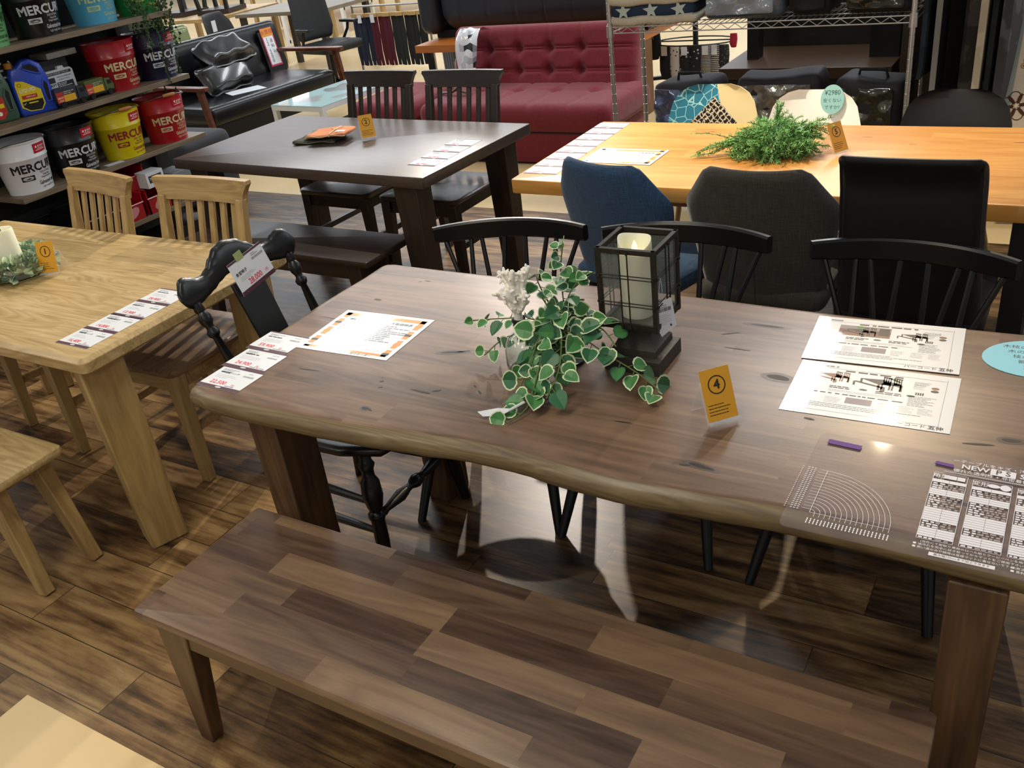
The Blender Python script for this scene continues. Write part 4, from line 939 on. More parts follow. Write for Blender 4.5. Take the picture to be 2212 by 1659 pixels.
C0 = (-.925, 1.635, .79)
vine([C0, (-1.00, 1.61, .83), (-1.08, 1.60, .825), (-1.165, 1.585, .815)], 8, .034, .026)
vine([C0, (-1.0, 1.625, .80), (-1.075, 1.60, .775), (-1.105, 1.55, .75)], 5, .030, .028)
vine([C0, (-.86, 1.56, .835), (-.79, 1.555, .80), (-.72, 1.555, .765), (-.665, 1.545, .735)], 9, .040, .034)
vine([C0, (-.83, 1.60, .84), (-.775, 1.575, .81)], 4, .040, .034)
vine([C0, (-.92, 1.53, .82), (-.91, 1.45, .77), (-.905, 1.39, .735), (-.925, 1.335, .726)], 8, .040, .028, both=False)
vine([C0, (-.935, 1.55, .84), (-.935, 1.48, .80), (-.945, 1.44, .755)], 6, .040, .034)
vine([C0, (-.89, 1.55, .84), (-.86, 1.47, .80), (-.87, 1.42, .75)], 7, .042, .034)
vine([C0, (-.90, 1.53, .80), (-.89, 1.46, .765), (-.93, 1.42, .74)], 6, .038, .034)
vine([C0, (-.94, 1.60, .86), (-.95, 1.58, .905)], 4, .036, .028, vert=True)
vine([C0, (-.91, 1.62, .88), (-.88, 1.62, .93), (-.855, 1.63, .955)], 6, .034, .024, vert=True)
vine([C0, (-.93, 1.64, .87), (-.935, 1.65, .94), (-.925, 1.655, 1.005)], 11, .038, .022, vert=True)
vine([C0, (-.96, 1.63, .86), (-.985, 1.63, .915), (-.99, 1.64, .93)], 6, .034, .022, vert=True)
vine([C0, (-.90, 1.60, .86), (-.90, 1.57, .885)], 5, .040, .034, vert=True)
vine([C0, (-.87, 1.62, .84), (-.84, 1.58, .86)], 5, .038, .032, vert=True)
for k in range(46):
    a = R.uniform(0, 2 * pi); e = R.uniform(0, 1); p = Vector((.055 * cos(a) * e, .05 * sin(a) * e - .03, .045 + .085 * R.random())); d = Vector((cos(a), sin(a) - .3, R.uniform(-.6, .3)))
    leaf(L_, p, d, Vector((.3, -.6, .7)) + Vector((R.uniform(-.5, .5), R.uniform(-.5, .5), 0)), R.uniform(.030, .044), (R.choice((M_leafg, M_leafd)), R.choice((M_leafc, M_leafd))))
L_.obj('leaves', PL, smooth=0, recalc=False); ST.obj('stems', PL, smooth=60, recalc=False)
g = G(); g.add([(-1.005 + .925, 1.352 - 1.635, .0105), (-.965 + .925, 1.372 - 1.635, .016), (-.925 + .925, 1.372 - 1.635, .022), (-.945 + .925, 1.350 - 1.635, .013), (-.985 + .925, 1.342 - 1.635, .0085)], [(0, 1, 2, 3, 4)], M_paperm)
g.tube([(-.932 + .925, 1.366 - 1.635, .020), (-.91 + .925, 1.395 - 1.635, .028)], .003, M_paperm, 6); g.obj('paper_tag', PL, smooth=0)

# fern on the pine table, pine branch candle wreath on the oak table
M_fern = pm('feathery_green', '#7fb062', .6, var=.3, vscale=30); M_fern2 = pm('feathery_dark_green', '#528c4b', .6, var=.3, vscale=30); M_twig = pm('brown_twig', '#5d4526', .7)
FN = thing('fern_arrangement', 'bushy feathery green asparagus fern spilling across the pine table', 'plant', (-0.93, 3.29, .72))
R = random.Random(77); F = G(); TW = G()
def frond(p, d, l, g, tw, needles=26, w=.020, mats=(M_fern, M_fern, M_fern2), droop=.5):
    pts = []; q = Vector(p); v = Vector(d).normalized()
    for k in range(7): pts.append(q.copy()); v = (v + Vector((R.uniform(-.16, .16), R.uniform(-.16, .16), R.uniform(-.16, .1) - droop * .12))).normalized(); q = q + v * l / 6; q.z = max(q.z, .008)
    tw.tube(pts, .0011, M_twig if R.random() < .3 else mats[-1], 4, caps=False)
    for k in range(needles):
        t = .12 + .88 * k / needles; i = min(int(t * 6), 5); c = pts[i].lerp(pts[i + 1], t * 6 - i); ax = (pts[i + 1] - pts[i]).normalized()
        for z_ in range(2):
            e = (ax * .7 + Vector((R.uniform(-1, 1), R.uniform(-1, 1), R.uniform(-.8, .8)))).normalized(); ww = e.cross(Vector((R.uniform(-1, 1), R.uniform(-1, 1), 1))).normalized() * .0014; e2 = e * w * R.uniform(.5, 1.15) * (1.1 - .5 * t)
            b = c + e2; b.z = max(b.z, .003); m = R.choice(mats); g.add([c - ww, c + ww, b + ww * .6, b - ww * .6], [(0, 1, 2, 3)], m)
for k in range(330):
    a = R.uniform(0, 2 * pi); e = R.random() ** .6; p = (.125 * cos(a) * e * .9, .08 * sin(a) * e - .005, R.uniform(.02, .125 - .06 * e)); d = (cos(a) * .9, sin(a) * .7, R.uniform(-.6, .9)); frond(p, d, R.uniform(.05, .10), F, TW)
for k in range(12): frond((-.10, -.03, .05), (-1, R.uniform(-.5, .1), R.uniform(-.2, .3)), R.uniform(.10, .21), F, TW, 34)
for k in range(10): frond((.10, .02, .09), (1, R.uniform(-.5, .3), R.uniform(-.3, .8)), R.uniform(.07, .12), F, TW, 30)
for k in range(4): frond((.0, .03, .10), (.05, .2, 1), R.uniform(.07, .09), F, TW, 26)
F.obj('foliage', FN, smooth=0, recalc=False); TW.obj('twigs', FN, smooth=0, recalc=False)
g = G(); g.rbox((.055, .05, .055), (.13, .09, .07), .02, pm('green_foam_pot', '#2c5a42', .5), (6, 6, 4)); g.tube([(.06, .02, .03), (.075, -.005, .004)], .004, M_twig, 6); g.tube([(.0, .02, .03), (-.01, -.005, .004)], .004, M_twig, 6); g.obj('pot', FN, smooth=60)
WR = thing('candle_wreath', 'frosted green leaf wreath on a glass plate around a cream candle on the oak table', 'wreath', (-3.075, 1.64, .72))
g = G(); g.lathe([(0, .002), (.10, .002), (.125, .010), (.127, .014), (.122, .012), (.10, .006), (0, .006)], M_glass, 40); g.obj('glass_plate', WR, smooth=60)
M_fro = pm('frosted_leaf', '#a5b798', .6, var=.25, vscale=30); M_fro2 = pm('pale_cream_leaf', '#c3cfa6', .6, var=.15, vscale=30); M_fro3 = pm('grey_green_leaf', '#829e8d', .6, var=.2, vscale=30)
R = random.Random(31); F = G()
for k in range(520):
    a = R.uniform(0, 2 * pi); b = R.uniform(-.4, pi + .2); rr = .086 + .030 * cos(b) * R.uniform(.7, 1.2); p = Vector((rr * cos(a), rr * sin(a), .030 + .034 * sin(b))); o_ = Vector((cos(a) * cos(b), sin(a) * cos(b), sin(b) + .2)) + Vector((R.uniform(-.8, .8), R.uniform(-.8, .8), R.uniform(-.4, .6)))
    m = R.choice((M_fro, M_fro, M_fro2, M_fro3)); p.z = max(p.z, .012); leaf(F, p, o_, Vector((R.uniform(-1, 1), R.uniform(-1, 1), 1)), R.uniform(.014, .032), (m, m))
for k in range(60):
    a = R.uniform(0, 2 * pi); F.lathe([(0, -.003), (.003, 0), (0, .003)], R.choice((M_fro2, pm('orange_berry', '#b5642c', .5))), 6, TR((.08 + R.uniform(-.03, .03)) * cos(a), (.08 + R.uniform(-.03, .03)) * sin(a), .055 + R.uniform(-.02, .02)))
F.obj('foliage', WR, smooth=0, recalc=False)
g = G(); g.lathe([(0, 0), (.038, 0), (.038, .150), (.036, .155), (.030, .152), (.028, .144), (0, .142)], M_wax, 32); g.tube([(0, 0, .142), (.002, 0, .156)], .0012, M_ink, 5); o = g.obj('pillar_candle', smooth=60); o.location = (-3.085, 1.635, .7265); tag(o, 'plain cream pillar candle inside the frosted wreath on the oak table', 'candle')

# folded cloths on the dark table
def cloth(name, loc, rz, sx, sy, h, mat, trim, label, grp=None):
    t = thing(name, label, 'cloth', loc, rz, grp); R = random.Random(int(sx * 1000)); g = G(); f = lambda P, u: (.004 * sin(P.y * 40 + 1), .004 * sin(P.x * 33), .003 * sin(P.x * 26 + P.y * 19) if P.z > 0 else 0)
    g.rbox((0, 0, h / 2), (sx, sy, h), h / 2, mat, (18, 12, 3), disp=f); g.obj('folded_cloth', t, smooth=60)
    g = G(); n = 30; pts = [(-sx / 2 + sx * k / n, -sy / 2 - .0005 + .004 * sin((-sx / 2 + sx * k / n) * 33), h / 2 + .0028 * sin(k * .4)) for k in range(n + 1)]; g.tube(pts, .0022, trim, 6); g.obj('hem', t); return t
M_gc = pm('sage_linen', '#6d6f5c', .9, bump=.3, bscale=300); M_oc = pm('salmon_linen', '#c07a52', .9, bump=.3, bscale=300); M_gd = pm('dark_olive_linen', '#33362a', .9, bump=.3, bscale=300); M_hem = pm('cream_hem', '#d9c39a', .8)
cloth('napkin', (-3.105, 3.285, .7205), radians(14), .225, .15, .016, M_gd, M_gc, 'dark olive folded cloth at the bottom of the pile on the dark table')
cloth('napkin', (-3.085, 3.335, .7375), radians(26), .205, .16, .012, M_gc, M_hem, 'sage green folded cloth in the middle of the pile on the dark table')
t = cloth('napkin', (-3.030, 3.290, .7505), radians(16), .200, .150, .015, M_oc, M_hem, 'salmon orange folded cloth tied with string on top of the pile')
g = G(); g.tube([(.02, -.078, .004), (.02, -.074, .0175), (.02, 0, .019), (.02, .074, .0175), (.02, .078, .004)], .0022, M_hem, 6); g.tube([(.02, .0, .020), (.035, .02, .021), (.045, .045, .019)], .0016, M_hem, 5); g.tube([(.02, .0, .020), (.0, .025, .021), (-.012, .03, .019)], .0016, M_hem, 5); g.tube([(.02, .0, .020), (.045, -.02, .021), (.05, -.035, .019)], .0016, M_hem, 5); g.obj('string', t)
g = G(); g.box((.062, -.032, .0188), (.048, .026, .0008), M_paperm, TR(rz=radians(0))); g.obj('paper_tag', t, smooth=0)
# round price tag on the white shell chair
g = G(); P = [(.046 * cos(a), .058 * sin(a)) for a in [2 * pi * k / 32 for k in range(32)]]; g.prism(P, .0008, pm('aqua_card', '#9fd8d6', .6)); mk = pm('teal_pen', '#33525a', .6)
g.text('¥2980', .027, mk, TR(0, .026, .001), wide=.9); g.text('安くない', .018, mk, TR(0, -.005, .001)); g.text('ですか?', .018, mk, TR(0, -.032, .001))
o = g.obj('round_price_tag', smooth=0, recalc=False); o.location = (-0.868, 3.918, .760); o.rotation_euler = (radians(78), 0, radians(8)); tag(o, 'aqua oval tag reading 2980 stuck on the white shell chair', 'price tag')
# ---------------------------------------------------------------- bucket shelf at the left
M_shelfw = wood('shelf_board', ['#4a4034', '#6a5c49', '#7f705a', '#90816a'], 'Y', None, rough=.5, grain=.7, rings=8)
SHX = -4.40
SU = thing('display_shelf', 'grey wood display shelf holding printed buckets at the left edge', 'shelf', (-4.58, 3.0, 0))
def board(z, y0, y1, x0=-.20, x1=.18): g = G(); g.box(((x0 + x1) / 2, (y0 + y1) / 2, z - .0135), (x1 - x0, y1 - y0, .027), M_shelfw); g.obj('shelf_board', SU, bevel=.002)
board(.617, -.50, .712); board(.953, -.95, .714); board(1.297, -.95, .714); board(.292, -.55, .62)
for y in (-.93, .60):
    g = G()
    for x in (-.185,): g.box((x, y, .80), (.03, .03, 1.6), M_blacks)
    g.obj('post', SU, smooth=0)
g = G(); g.box((-.215, -.12, .85), (.012, 1.66, 1.62), pm('dark_back_panel', '#191a19', .6)); g.obj('back_panel', SU, smooth=0)

def fitw(s, bold): vs, _ = glyphs(s, 1.0, 'CENTER', bold); return max(v[0] for v in vs) - min(v[0] for v in vs)
def bucket(loc, col, ink, label, sticker=True, handle=True, stick_col='#b3142e', rz=0.0, inner=None, grip=True):
    t = thing('bucket', label, 'bucket', loc, rz - radians(9), 'printed metal buckets on the shelf'); nm = 'bucket_paint_' + col[1:]; mat = pm(nm, col, .33, metal=0, coat=.2); mi = pm('bucket_ink_' + ink[1:], ink, .45); r0, r1, h = .104, .136, .250
    rr = lambda z: r0 + (r1 - r0) * z / h
    g = G(); g.lathe([(0, .006), (r0 - .004, .006), (r0 - .003, 0), (r0 + .002, 0), (r0 + .002, .006), (rr(.165), .165), (rr(.168) + .003, .168), (rr(.172) + .003, .172), (rr(.175), .175), (r1 - .001, h - .004), (r1 + .003, h - .003), (r1 + .004, h + .001), (r1 + .001, h + .003), (r1 - .003, h), (r1 - .004, h - .01), (r0 - .002, .012), (0, .012)], mat, 56)
    def bend(x, y, z): q = rr(y) + .0012 + z; a = x / rr(.12); return (q * cos(a), q * sin(a), y)
    def sub(x0, y0, x1, y1, m, e=0):
        n = max(1, int((x1 - x0) / .012)); vs = []
        for k in range(n + 1): x = x0 + (x1 - x0) * k / n; vs += [bend(x, y0, e), bend(x, y1, e)]
        g.add(vs, [(2 * k, 2 * k + 2, 2 * k + 3, 2 * k + 1) for k in range(n)], m)
    def txt(s, w, y, hs, x0=None, bold=.02):
        f = fitw(s, bold); vs, fs = glyphs(s, 1.0, 'CENTER', bold); cx = (x0 or 0); vs = [bend(cx + x / f * w, y + yy * hs, .0003 + z) for x, yy, z in vs]; g.add(vs, fs, mi)
    txt('MERCURY', .262, .124, .058, .014, .032); txt('INDUSTRIAL', .068, .094, .015, .05, 0); txt('Heavy-Duty', .046, .081, .014, .052, .01); txt('Design Equipment', .070, .069, .013, .052, .01)
    sub(-.082, .064, -.016, .090, mi); 
    for a, b, m, e in ((.027, .0095, mat, .0004), (.025, .0080, mi, .0006), (.023, .0065, mat, .0008)):
        vs = [bend(-.049 + a * cos(q), .077 + b * sin(q), e) for q in [2 * pi * k / 24 for k in range(24)]]; g.add(vs, [tuple(range(24))], m)
    f = fitw('mercury', .01); vs, fs = glyphs('mercury', 1.0, 'CENTER', .01); g.add([bend(-.049 + x / f * .034, .077 + yy * .009, .0010 + z) for x, yy, z in vs], fs, mi)
    txt('Galvanized steel', .112, .044, .027, .055, .02); txt('Light weight Bucket', .086, .023, .015, .055, 0)
    sub(.125, .115, .145, .118, mi, .0003); sub(.125, .100, .145, .103, mi, .0003); sub(.133, .088, .138, .115, mi, .0003)
    for s in (-1, 1): g.lathe([(0, -.004), (.014, -.003), (.014, .003), (0, .005)], mat, 12, TR(0, s * (r1 - .002), h - .022, rx=-s * pi / 2))
    g.obj('body', t, smooth=50, recalc=False)
    if sticker:
        q = G(); sg, g = g, q; sm = pm('sticker_' + stick_col[1:], stick_col, .4); wm = pm('white_print', '#e8e8e4', .5)
        sub(.014, .188, .092, .234, sm, .0005); f = fitw('MOOREY MERCURY', .02); 
        for s_, y, hs, w in (('MERCURY', .217, .012, .030),):
            f = fitw(s_, .03); vs, fs = glyphs(s_, 1.0, 'CENTER', .03); q.add([bend(.066 + x / f * w, y + yy * hs, .0010 + z) for x, yy, z in vs], fs, wm)
        sub(.026, .212, .047, .222, wm, .0008); sub(.034, .206, .074, .208, wm, .0008); sub(.024, .199, .080, .2015, wm, .0008)
        q.obj('sticker', t, smooth=50, recalc=False)
    if handle:
        q = G(); wr = pm('zinc_wire', '#9aa0a2', .3, metal=1); pts = []
        for k in range(25):
            a = -pi / 2 + pi * k / 24; pts.append(((r1 + .016) * cos(a) * .95, (r1 + .010) * sin(a), h - .022 + .034 * cos(a)))
        q.tube(pts, .0024, wr, 6); ho = q.obj('handle', t)
        if grip:
            q = G(); gp = []
            for k in range(7): a = -.22 + .5 * k / 6; gp.append(((r1 + .016) * cos(a) * .95, (r1 + .010) * sin(a), h - .022 + .034 * cos(a)))
            q.tube(gp, [.008, .0095, .010, .010, .010, .0095, .008], pm('grip_wood', '#b0713c', .5, bump=.1), 10); q.obj('grip', ho, smooth=60)
    return t
BX = -4.522
bucket((BX, 2.636, .617), '#dfe0e2', '#17181b', 'white metal bucket with black print on the lower shelf', grip=False, rz=radians(3))
bucket((BX, 2.925, .617), '#101113', '#cfd4d8', 'black metal bucket on the lower shelf between the white and the yellow ones', handle=False, rz=radians(-2))
bucket((BX, 3.231, .617), '#d3c113', '#8d1f22', 'yellow metal bucket with red print on the lower shelf')
bucket((BX, 3.546, .617), '#a5121f', '#d5c7a0', 'red metal bucket with wooden grip at the end of the lower shelf', stick_col='#b01225', rz=radians(-4))
bucket((BX - .02, 3.345, .953), '#98101c', '#d3c79b', 'red metal bucket on the middle shelf beside the toy truck', stick_col='#a01020', handle=False, rz=radians(6))
bucket((BX - .02, 3.622, .953), '#141634', '#cfd5dc', 'navy blue metal bucket at the end of the middle shelf', handle=False, rz=radians(2))
bucket((BX - .02, 2.985, 1.297), '#0f1012', '#c9ced2', 'black metal bucket on the top shelf', handle=False)
bucket((BX - .02, 3.330, 1.297), '#4fa9cf', '#b9cf9a', 'sky blue metal bucket on the top shelf', handle=False)
bucket((BX - .03, 3.622, 1.297), '#0c8a3c', '#c9d06a', 'bright green metal bucket at the end of the top shelf', handle=False)
bucket((BX - .02, 2.690, 1.297), '#6bb070', '#244c2c', 'pale green metal bucket cut by the left edge on the top shelf', handle=False)

# oil can shaped bottles
def oilcan(loc, rz, col, label, words, cap=True):
    t = thing('oil_can', label, 'oil can', loc, rz); m = pm('can_' + col[1:], col, .35, coat=.2); g = G(); th = .085
    # side outline (y, z): body with slanted shoulder and a handle loop
    out = [(-.085, 0), (.085, 0), (.092, .02), (.090, .17), (.072, .235), (.030, .262), (-.010, .262), (-.032, .243), (-.045, .232), (-.075, .228), (-.088, .19), (-.092, .02)]
    K = 10
    vs = []; fs = []; n = len(out)
    lay = [(-.5, .012), (-.42, .002), (.0, 0), (.42, .002), (.5, .012)]
    c = Vector((0, .12))
    for q, ins in lay:
        for y, z in out: d = (c - Vector((y, z))).normalized() * ins; vs.append((q * th, y + d.x, z + d.y))
    for l in range(len(lay) - 1):
        for i in range(n): fs.append((l * n + i, l * n + (i + 1) % n, (l + 1) * n + (i + 1) % n, (l + 1) * n + i))
    # front/back caps; shade of handle hole and recess painted as dark faces
    hole = [(.060, .185), (.055, .215), (.028, .240), (-.004, .240), (-.020, .222), (.010, .205), (.040, .190)]
    fs += [tuple(range(n - 1, -1, -1)), tuple((len(lay) - 1) * n + i for i in range(n))]; g.add(vs, fs, m); dk = pm('can_recess_shade', '#0a0c14', .6)
    hx = th / 2 + .0007; g.add([(hx, y, z) for y, z in hole], [tuple(range(len(hole)))], dk); g.add([(hx, y, z) for y, z in ((.052, .055), (.068, .055), (.072, .135), (.056, .150), (.050, .120))], [(0, 1, 2, 3, 4)], dk)
    vs = [(hx + .004, y, z) for y, z in ((.050, .050), (.058, .045), (.078, .050), (.082, .135), (.062, .158), (.044, .135))]
    g.tube([(hx - .002, y, z) for y, z in ((.050, .05), (.073, .052), (.077, .135), (.060, .155), (.046, .122), (.050, .05))], .006, m, 8); g.tube([(hx - .003, y, z) for y, z in hole + hole[:1]], .006, m, 8)
    g.obj('body', t, smooth=50)
    if cap: g = G(); g.lathe([(0, 0), (.019, 0), (.019, .024), (.017, .027), (0, .027)], pm('amber_cap', '#d98f1f', .4), 18, TR(0, -.066, .230)); g.obj('cap', t, smooth=40)
    g = G(); M = Matrix.Translation((hx + .0004, 0, 0)) @ Matrix(((0, 0, 1, 0), (1, 0, 0, 0), (0, 1, 0, 0), (0, 0, 0, 1))); ly = pm('label_yellow', '#d9c21d', .4)
    P = [(-.078, .045), (-.045, .022), (.012, .018), (.036, .045), (.036, .115), (-.035, .165), (-.070, .172), (-.078, .150)]
    if words:
        g.add([(x, y, 0) for x, y in P], [tuple(range(8))], ly, M); g.add([(x * .93 - .001, y, .0004) for x, y in [(-.074, .047), (-.045, .026), (.012, .022), (.033, .048), (.033, .072), (-.074, .072)]], [tuple(range(6))], pm('label_black', '#15120f', .5), M)
        g.text('LIQUID', .024, pm('label_cream', '#efe6c6', .5), M @ TR(-.028, .122, .0006), bold=.03); g.rect(-.064, .082, .010, .100, .0005, pm('label_red', '#b32a22', .5), M); g.text('MERCURY', .010, pm('label_cream', '#efe6c6', .5), M @ TR(-.020, .091, .0009))
        g.ring(-.058, .150, .007, .009, .0005, pm('label_black', '#15120f', .5), M=M); g.text('✓', .022, pm('label_cream', '#efe6c6', .5), M @ TR(-.060, .060, .0009)); g.rect(-.040, .058, .005, .064, .0006, ly, M)
    else:
        g.add([(x, y, 0) for x, y in P], [tuple(range(8))], pm('label_red', '#b32a22', .5), M); g.rect(-.06, .07, .030, .09, .0004, ly, M); g.ring(.0, .045, .0, .010, .0004, pm('label_cream', '#efe6c6', .5), M=M)
    g.obj('paper_label', t, smooth=0, recalc=False); return t
oilcan((-4.545, 2.835, .953), radians(-18), '#2547b8', 'bright blue oil can shaped bottle with amber cap on the middle shelf', True)
oilcan((-4.580, 2.640, .953), radians(-10), '#3d5a48', 'dark green oil can shaped bottle with a red label at the left edge', False)
def toytruck(loc, rz, col, label):
    t = thing('toy_truck', label, 'toy truck', loc, rz, 'toy trucks on the middle shelf'); m = pm('truck_' + col[1:], col, .45); g = G()
    g.box((0, -.03, .062), (.058, .12, .070), m); g.prism([(.0, 0), (.055, 0), (.058, .022), (.040, .060), (.004, .062)], .056, m, Matrix.Translation((-.028, .032, .025)) @ Matrix(((0, 0, 1, 0), (1, 0, 0, 0), (0, 1, 0, 0), (0, 0, 0, 1)))); g.box((0, .0, .022), (.05, .175, .012), M_blacks); g.obj('body', t, bevel=.003)
    for y in (-.06, .055):
        for x in (-.024, .024): g = G(); g.lathe([(0, -.006), (.015, -.006), (.017, 0), (.015, .006), (0, .006)], M_blacks, 16, TR(x, y, .0175, ry=pi / 2)); g.obj('wheel', t, smooth=40)
    g = G(); x = .0298; M = Matrix.Translation((x, 0, 0)) @ Matrix(((0, 0, 1, 0), (1, 0, 0, 0), (0, 1, 0, 0), (0, 0, 0, 1)))
    g.rect(-.088, .030, -.048, .062, 0, pm('label_orange', '#c6472a', .5), M); g.rect(-.088, .064, -.048, .080, 0, pm('label_red', '#b32a22', .5), M); g.rect(-.048, .030, .018, .062, 0, pm('label_amber', '#d9a51c', .5), M); g.text('HEAVY', .010, pm('label_cream', '#efe6c6', .5), M @ TR(-.068, .052, .0004), bold=.02); g.text('Duty', .011, pm('label_cream', '#efe6c6', .5), M @ TR(-.066, .039, .0004)); lines(g, -.044, .075, .06, 2, .009, .006, pm('label_grey', '#8b8f78', .5), .0002, random.Random(2), M=M)
    g.rect(.050, .056, .074, .076, 0, M_blacks, M); g.obj('label_print', t, smooth=0, recalc=False); return t
toytruck((-4.475, 2.985, .953), radians(-3), '#2a2f3c', 'dark blue toy truck with amber label beside the blue oil can')
toytruck((-4.485, 3.165, .953), radians(2), '#4f5a2c', 'olive green toy truck with amber label in front of the red bucket')
g = G(); M = TR(-4.59, 3.03, .9535) @ Matrix(((0, 0, 1, 0), (1, 0, 0, 0), (0, 1, 0, 0), (0, 0, 0, 1))); wp = pm('white_cardboard', '#d5d8dc', .6); gi = pm('charcoal_print', '#2b2d31', .6)
g.prism([(-.10, 0), (.10, 0), (.10, .155), (.088, .168), (.055, .168), (.05, .182), (.02, .182), (.015, .168), (-.10, .168)], .03, wp, M, z0=-.03); g.rect(-.088, .144, .088, .158, .001, gi, M); g.text('AMERICAN WORKER TOOL KIT', .0105, wp, M @ TR(0, .151, .0016), bold=.01); g.rect(-.078, .108, -.018, .134, .001, gi, M); g.text('HEAVY', .020, gi, M @ TR(-.048, .096, .001), bold=.02); g.text('Duty', .026, gi, M @ TR(-.044, .075, .001)); g.text('FAMOUS AMERICAN', .0095, gi, M @ TR(.038, .131, .001)); g.text('QUALITY TOOL', .0095, gi, M @ TR(.036, .118, .001)); g.rect(-.012, .055, .085, .106, .001, gi, M)
lines(g, -.008, .098, .085, 6, .0075, .0035, wp, .0014, random.Random(1), M=M); g.rect(-.09, .036, .09, .040, .001, gi, M); lines(g, -.08, .025, .15, 2, .01, .005, gi, .001, random.Random(4), M=M)
tag(g.obj('product_box', smooth=0, recalc=False), 'white printed tool kit box standing behind the blue oil can', 'box')
def simplebox(name, c, s, mat, label, cat, rz=0, group=None, extra=None, bevel=.004):
    g = G(); g.box((0, 0, s[2] / 2), s, mat); 
    if extra: extra(g)
    o = g.obj(name, smooth=0, bevel=bevel if not extra else 0, recalc=False); o.location = c; o.rotation_euler = (0, 0, rz); return tag(o, label, cat, group)
M_charb = pm('charcoal_box', '#202224', .5)
simplebox('storage_box', (-4.675, 2.93, .953), (.13, .34, .135), M_charb, 'charcoal box stacked at the back of the middle shelf, the lower one', 'box')
simplebox('storage_box', (-4.675, 2.95, 1.089), (.13, .36, .085), M_charb, 'charcoal box at the back of the middle shelf, under the magazine stack', 'box')
simplebox('magazine_stack', (-4.665, 3.10, 1.175), (.15, .18, .03), pm('magazine_pages', '#b9b7ab', .6, var=.3, vscale=90), 'small stack of magazines on the charcoal boxes beside the red bucket', 'magazines')
def letters(g): g.text('UbEA', .11, pm('white_paint_script', '#d8d8d6', .5), TR(.0655, 0, .055) @ Matrix(((0, 0, 1, 0), (1, 0, 0, 0), (0, 1, 0, 0), (0, 0, 0, 1))), bold=.0)
simplebox('sign_board', (-4.645, 2.70, 1.120), (.13, .22, .085), M_charb, 'charcoal board with white script letters at the left of the middle shelf', 'sign', extra=letters)
g = G(); g.box((0, 0, .0006), (.05, .10, .0012), M_paperm); o = g.obj('shelf_price_card', smooth=0); o.location = (-4.44, 3.085, .6172); o.rotation_euler = (0, 0, radians(-8)); tag(o, 'small white price card lying on the lower shelf beside the yellow bucket', 'price card')
g = G(); g.box((0, 0, 0), (.003, .07, .05), pm('green_tape', '#8f9b62', .5)); o = g.obj('green_label', smooth=0); o.location = (-4.66, 3.60, .895); o.rotation_euler = (0, radians(-20), 0); tag(o, 'small yellow green label behind the red bucket on the lower shelf', 'label')
# lowest shelf: crates and bins
def crate(loc, s, mat, label, rz=0, group=None, logo=False):
    t = thing('storage_bin', label, 'bin', loc, rz, group); g = G(); w, d, h = s; th = .006
    g.box((0, 0, th / 2), (w * .92, d * .92, th), mat)
    for a, b, c_, e in ((1, 0, th, d), (-1, 0, th, d), (0, 1, w, th), (0, -1, w, th)):
        hh = h * (.62 if a == 1 else 1); g.box((a * (w - th) / 2, b * (d - th) / 2, hh / 2), (c_, e, hh), mat)
        g.tube([(a * w / 2 - (abs(b) * w / 2), b * d / 2 - abs(a) * d / 2, hh), (a * w / 2 + abs(b) * w / 2, b * d / 2 + abs(a) * d / 2, hh)], .006, mat, 6)
    g.obj('body', t, smooth=40)
    if logo: q = G(); q.ell(0, 0, .045, .025, 0, pm('pale_logo', '#c98a8a', .5), .5, M=Matrix.Translation((w / 2 + .001, 0, h * .32)) @ Matrix(((0, 0, 1, 0), (1, 0, 0, 0), (0, 1, 0, 0), (0, 0, 0, 1)))); q.obj('logo', t, smooth=0, recalc=False)
    return t
M_redp = pm('red_plastic', '#a31420', .35, coat=.2); M_blkp = pm('black_plastic_bin', '#0e1110', .3)
crate((-4.52, 3.27, .292), (.22, .16, .14), M_redp, 'red plastic bin on the lowest shelf, right one beside the white box', 0, 'red bins on the lowest shelf', True)
crate((-4.52, 3.08, .292), (.22, .16, .14), M_redp, 'red plastic bin on the lowest shelf seen through the left oak chair slats', 0, 'red bins on the lowest shelf', True)
crate((-4.56, 3.17, .435), (.20, .18, .12), M_redp, 'red plastic bin stacked on top of the other two on the lowest shelf', 0, 'red bins on the lowest shelf')
crate((-4.50, 2.86, .292), (.24, .22, .17), M_blkp, 'black plastic bin on the lowest shelf beside the red bins', 0, 'black bins on the lowest shelf')
crate((-4.48, 2.60, .292), (.24, .24, .16), M_blkp, 'black plastic bin on the lowest shelf at the near end', 0, 'black bins on the lowest shelf')
def wb(g): M = Matrix.Translation((.0455, 0, .045)) @ Matrix(((0, 0, 1, 0), (1, 0, 0, 0), (0, 1, 0, 0), (0, 0, 0, 1))); g.rect(-.045, -.020, .045, .020, 0, M_ink, M); g.text('Mercury', .022, M_paperm, M @ TR(0, .003, .0006)); lines(g, -.03, -.015, .06, 1, .01, .004, M_inkl, .0006, random.Random(1), M=M)
simplebox('small_carton', (-4.425, 3.265, .438), (.09, .12, .085), wp, 'small white carton with a black logo panel on top of the red bin', 'box', extra=wb)
def bb(g): M = Matrix.Translation((.1005, 0, .06)) @ Matrix(((0, 0, 1, 0), (1, 0, 0, 0), (0, 1, 0, 0), (0, 0, 0, 1))); g.text('Mobilo', .03, M_paperm, M @ TR(.05, 0, 0)); g.ell(-.07, 0, .016, .020, 0, pm('pale_gold', '#b9ab7a', .5), M=M)
simplebox('black_crate', (-4.50, 3.40, .0), (.20, .36, .16), M_blacks, 'black box with a white script logo on the floor under the lowest shelf', 'box', extra=bb)
simplebox('dark_carton', (-4.50, 2.75, .0), (.24, .50, .20), M_charb, 'charcoal carton on the floor under the near end of the shelf', 'box')
simplebox('grey_tool_case', (-4.52, 3.50, .292), (.16, .14, .16), pm('grey_plastic', '#7b8286', .4), 'grey plastic case at the end of the lowest shelf', 'case')

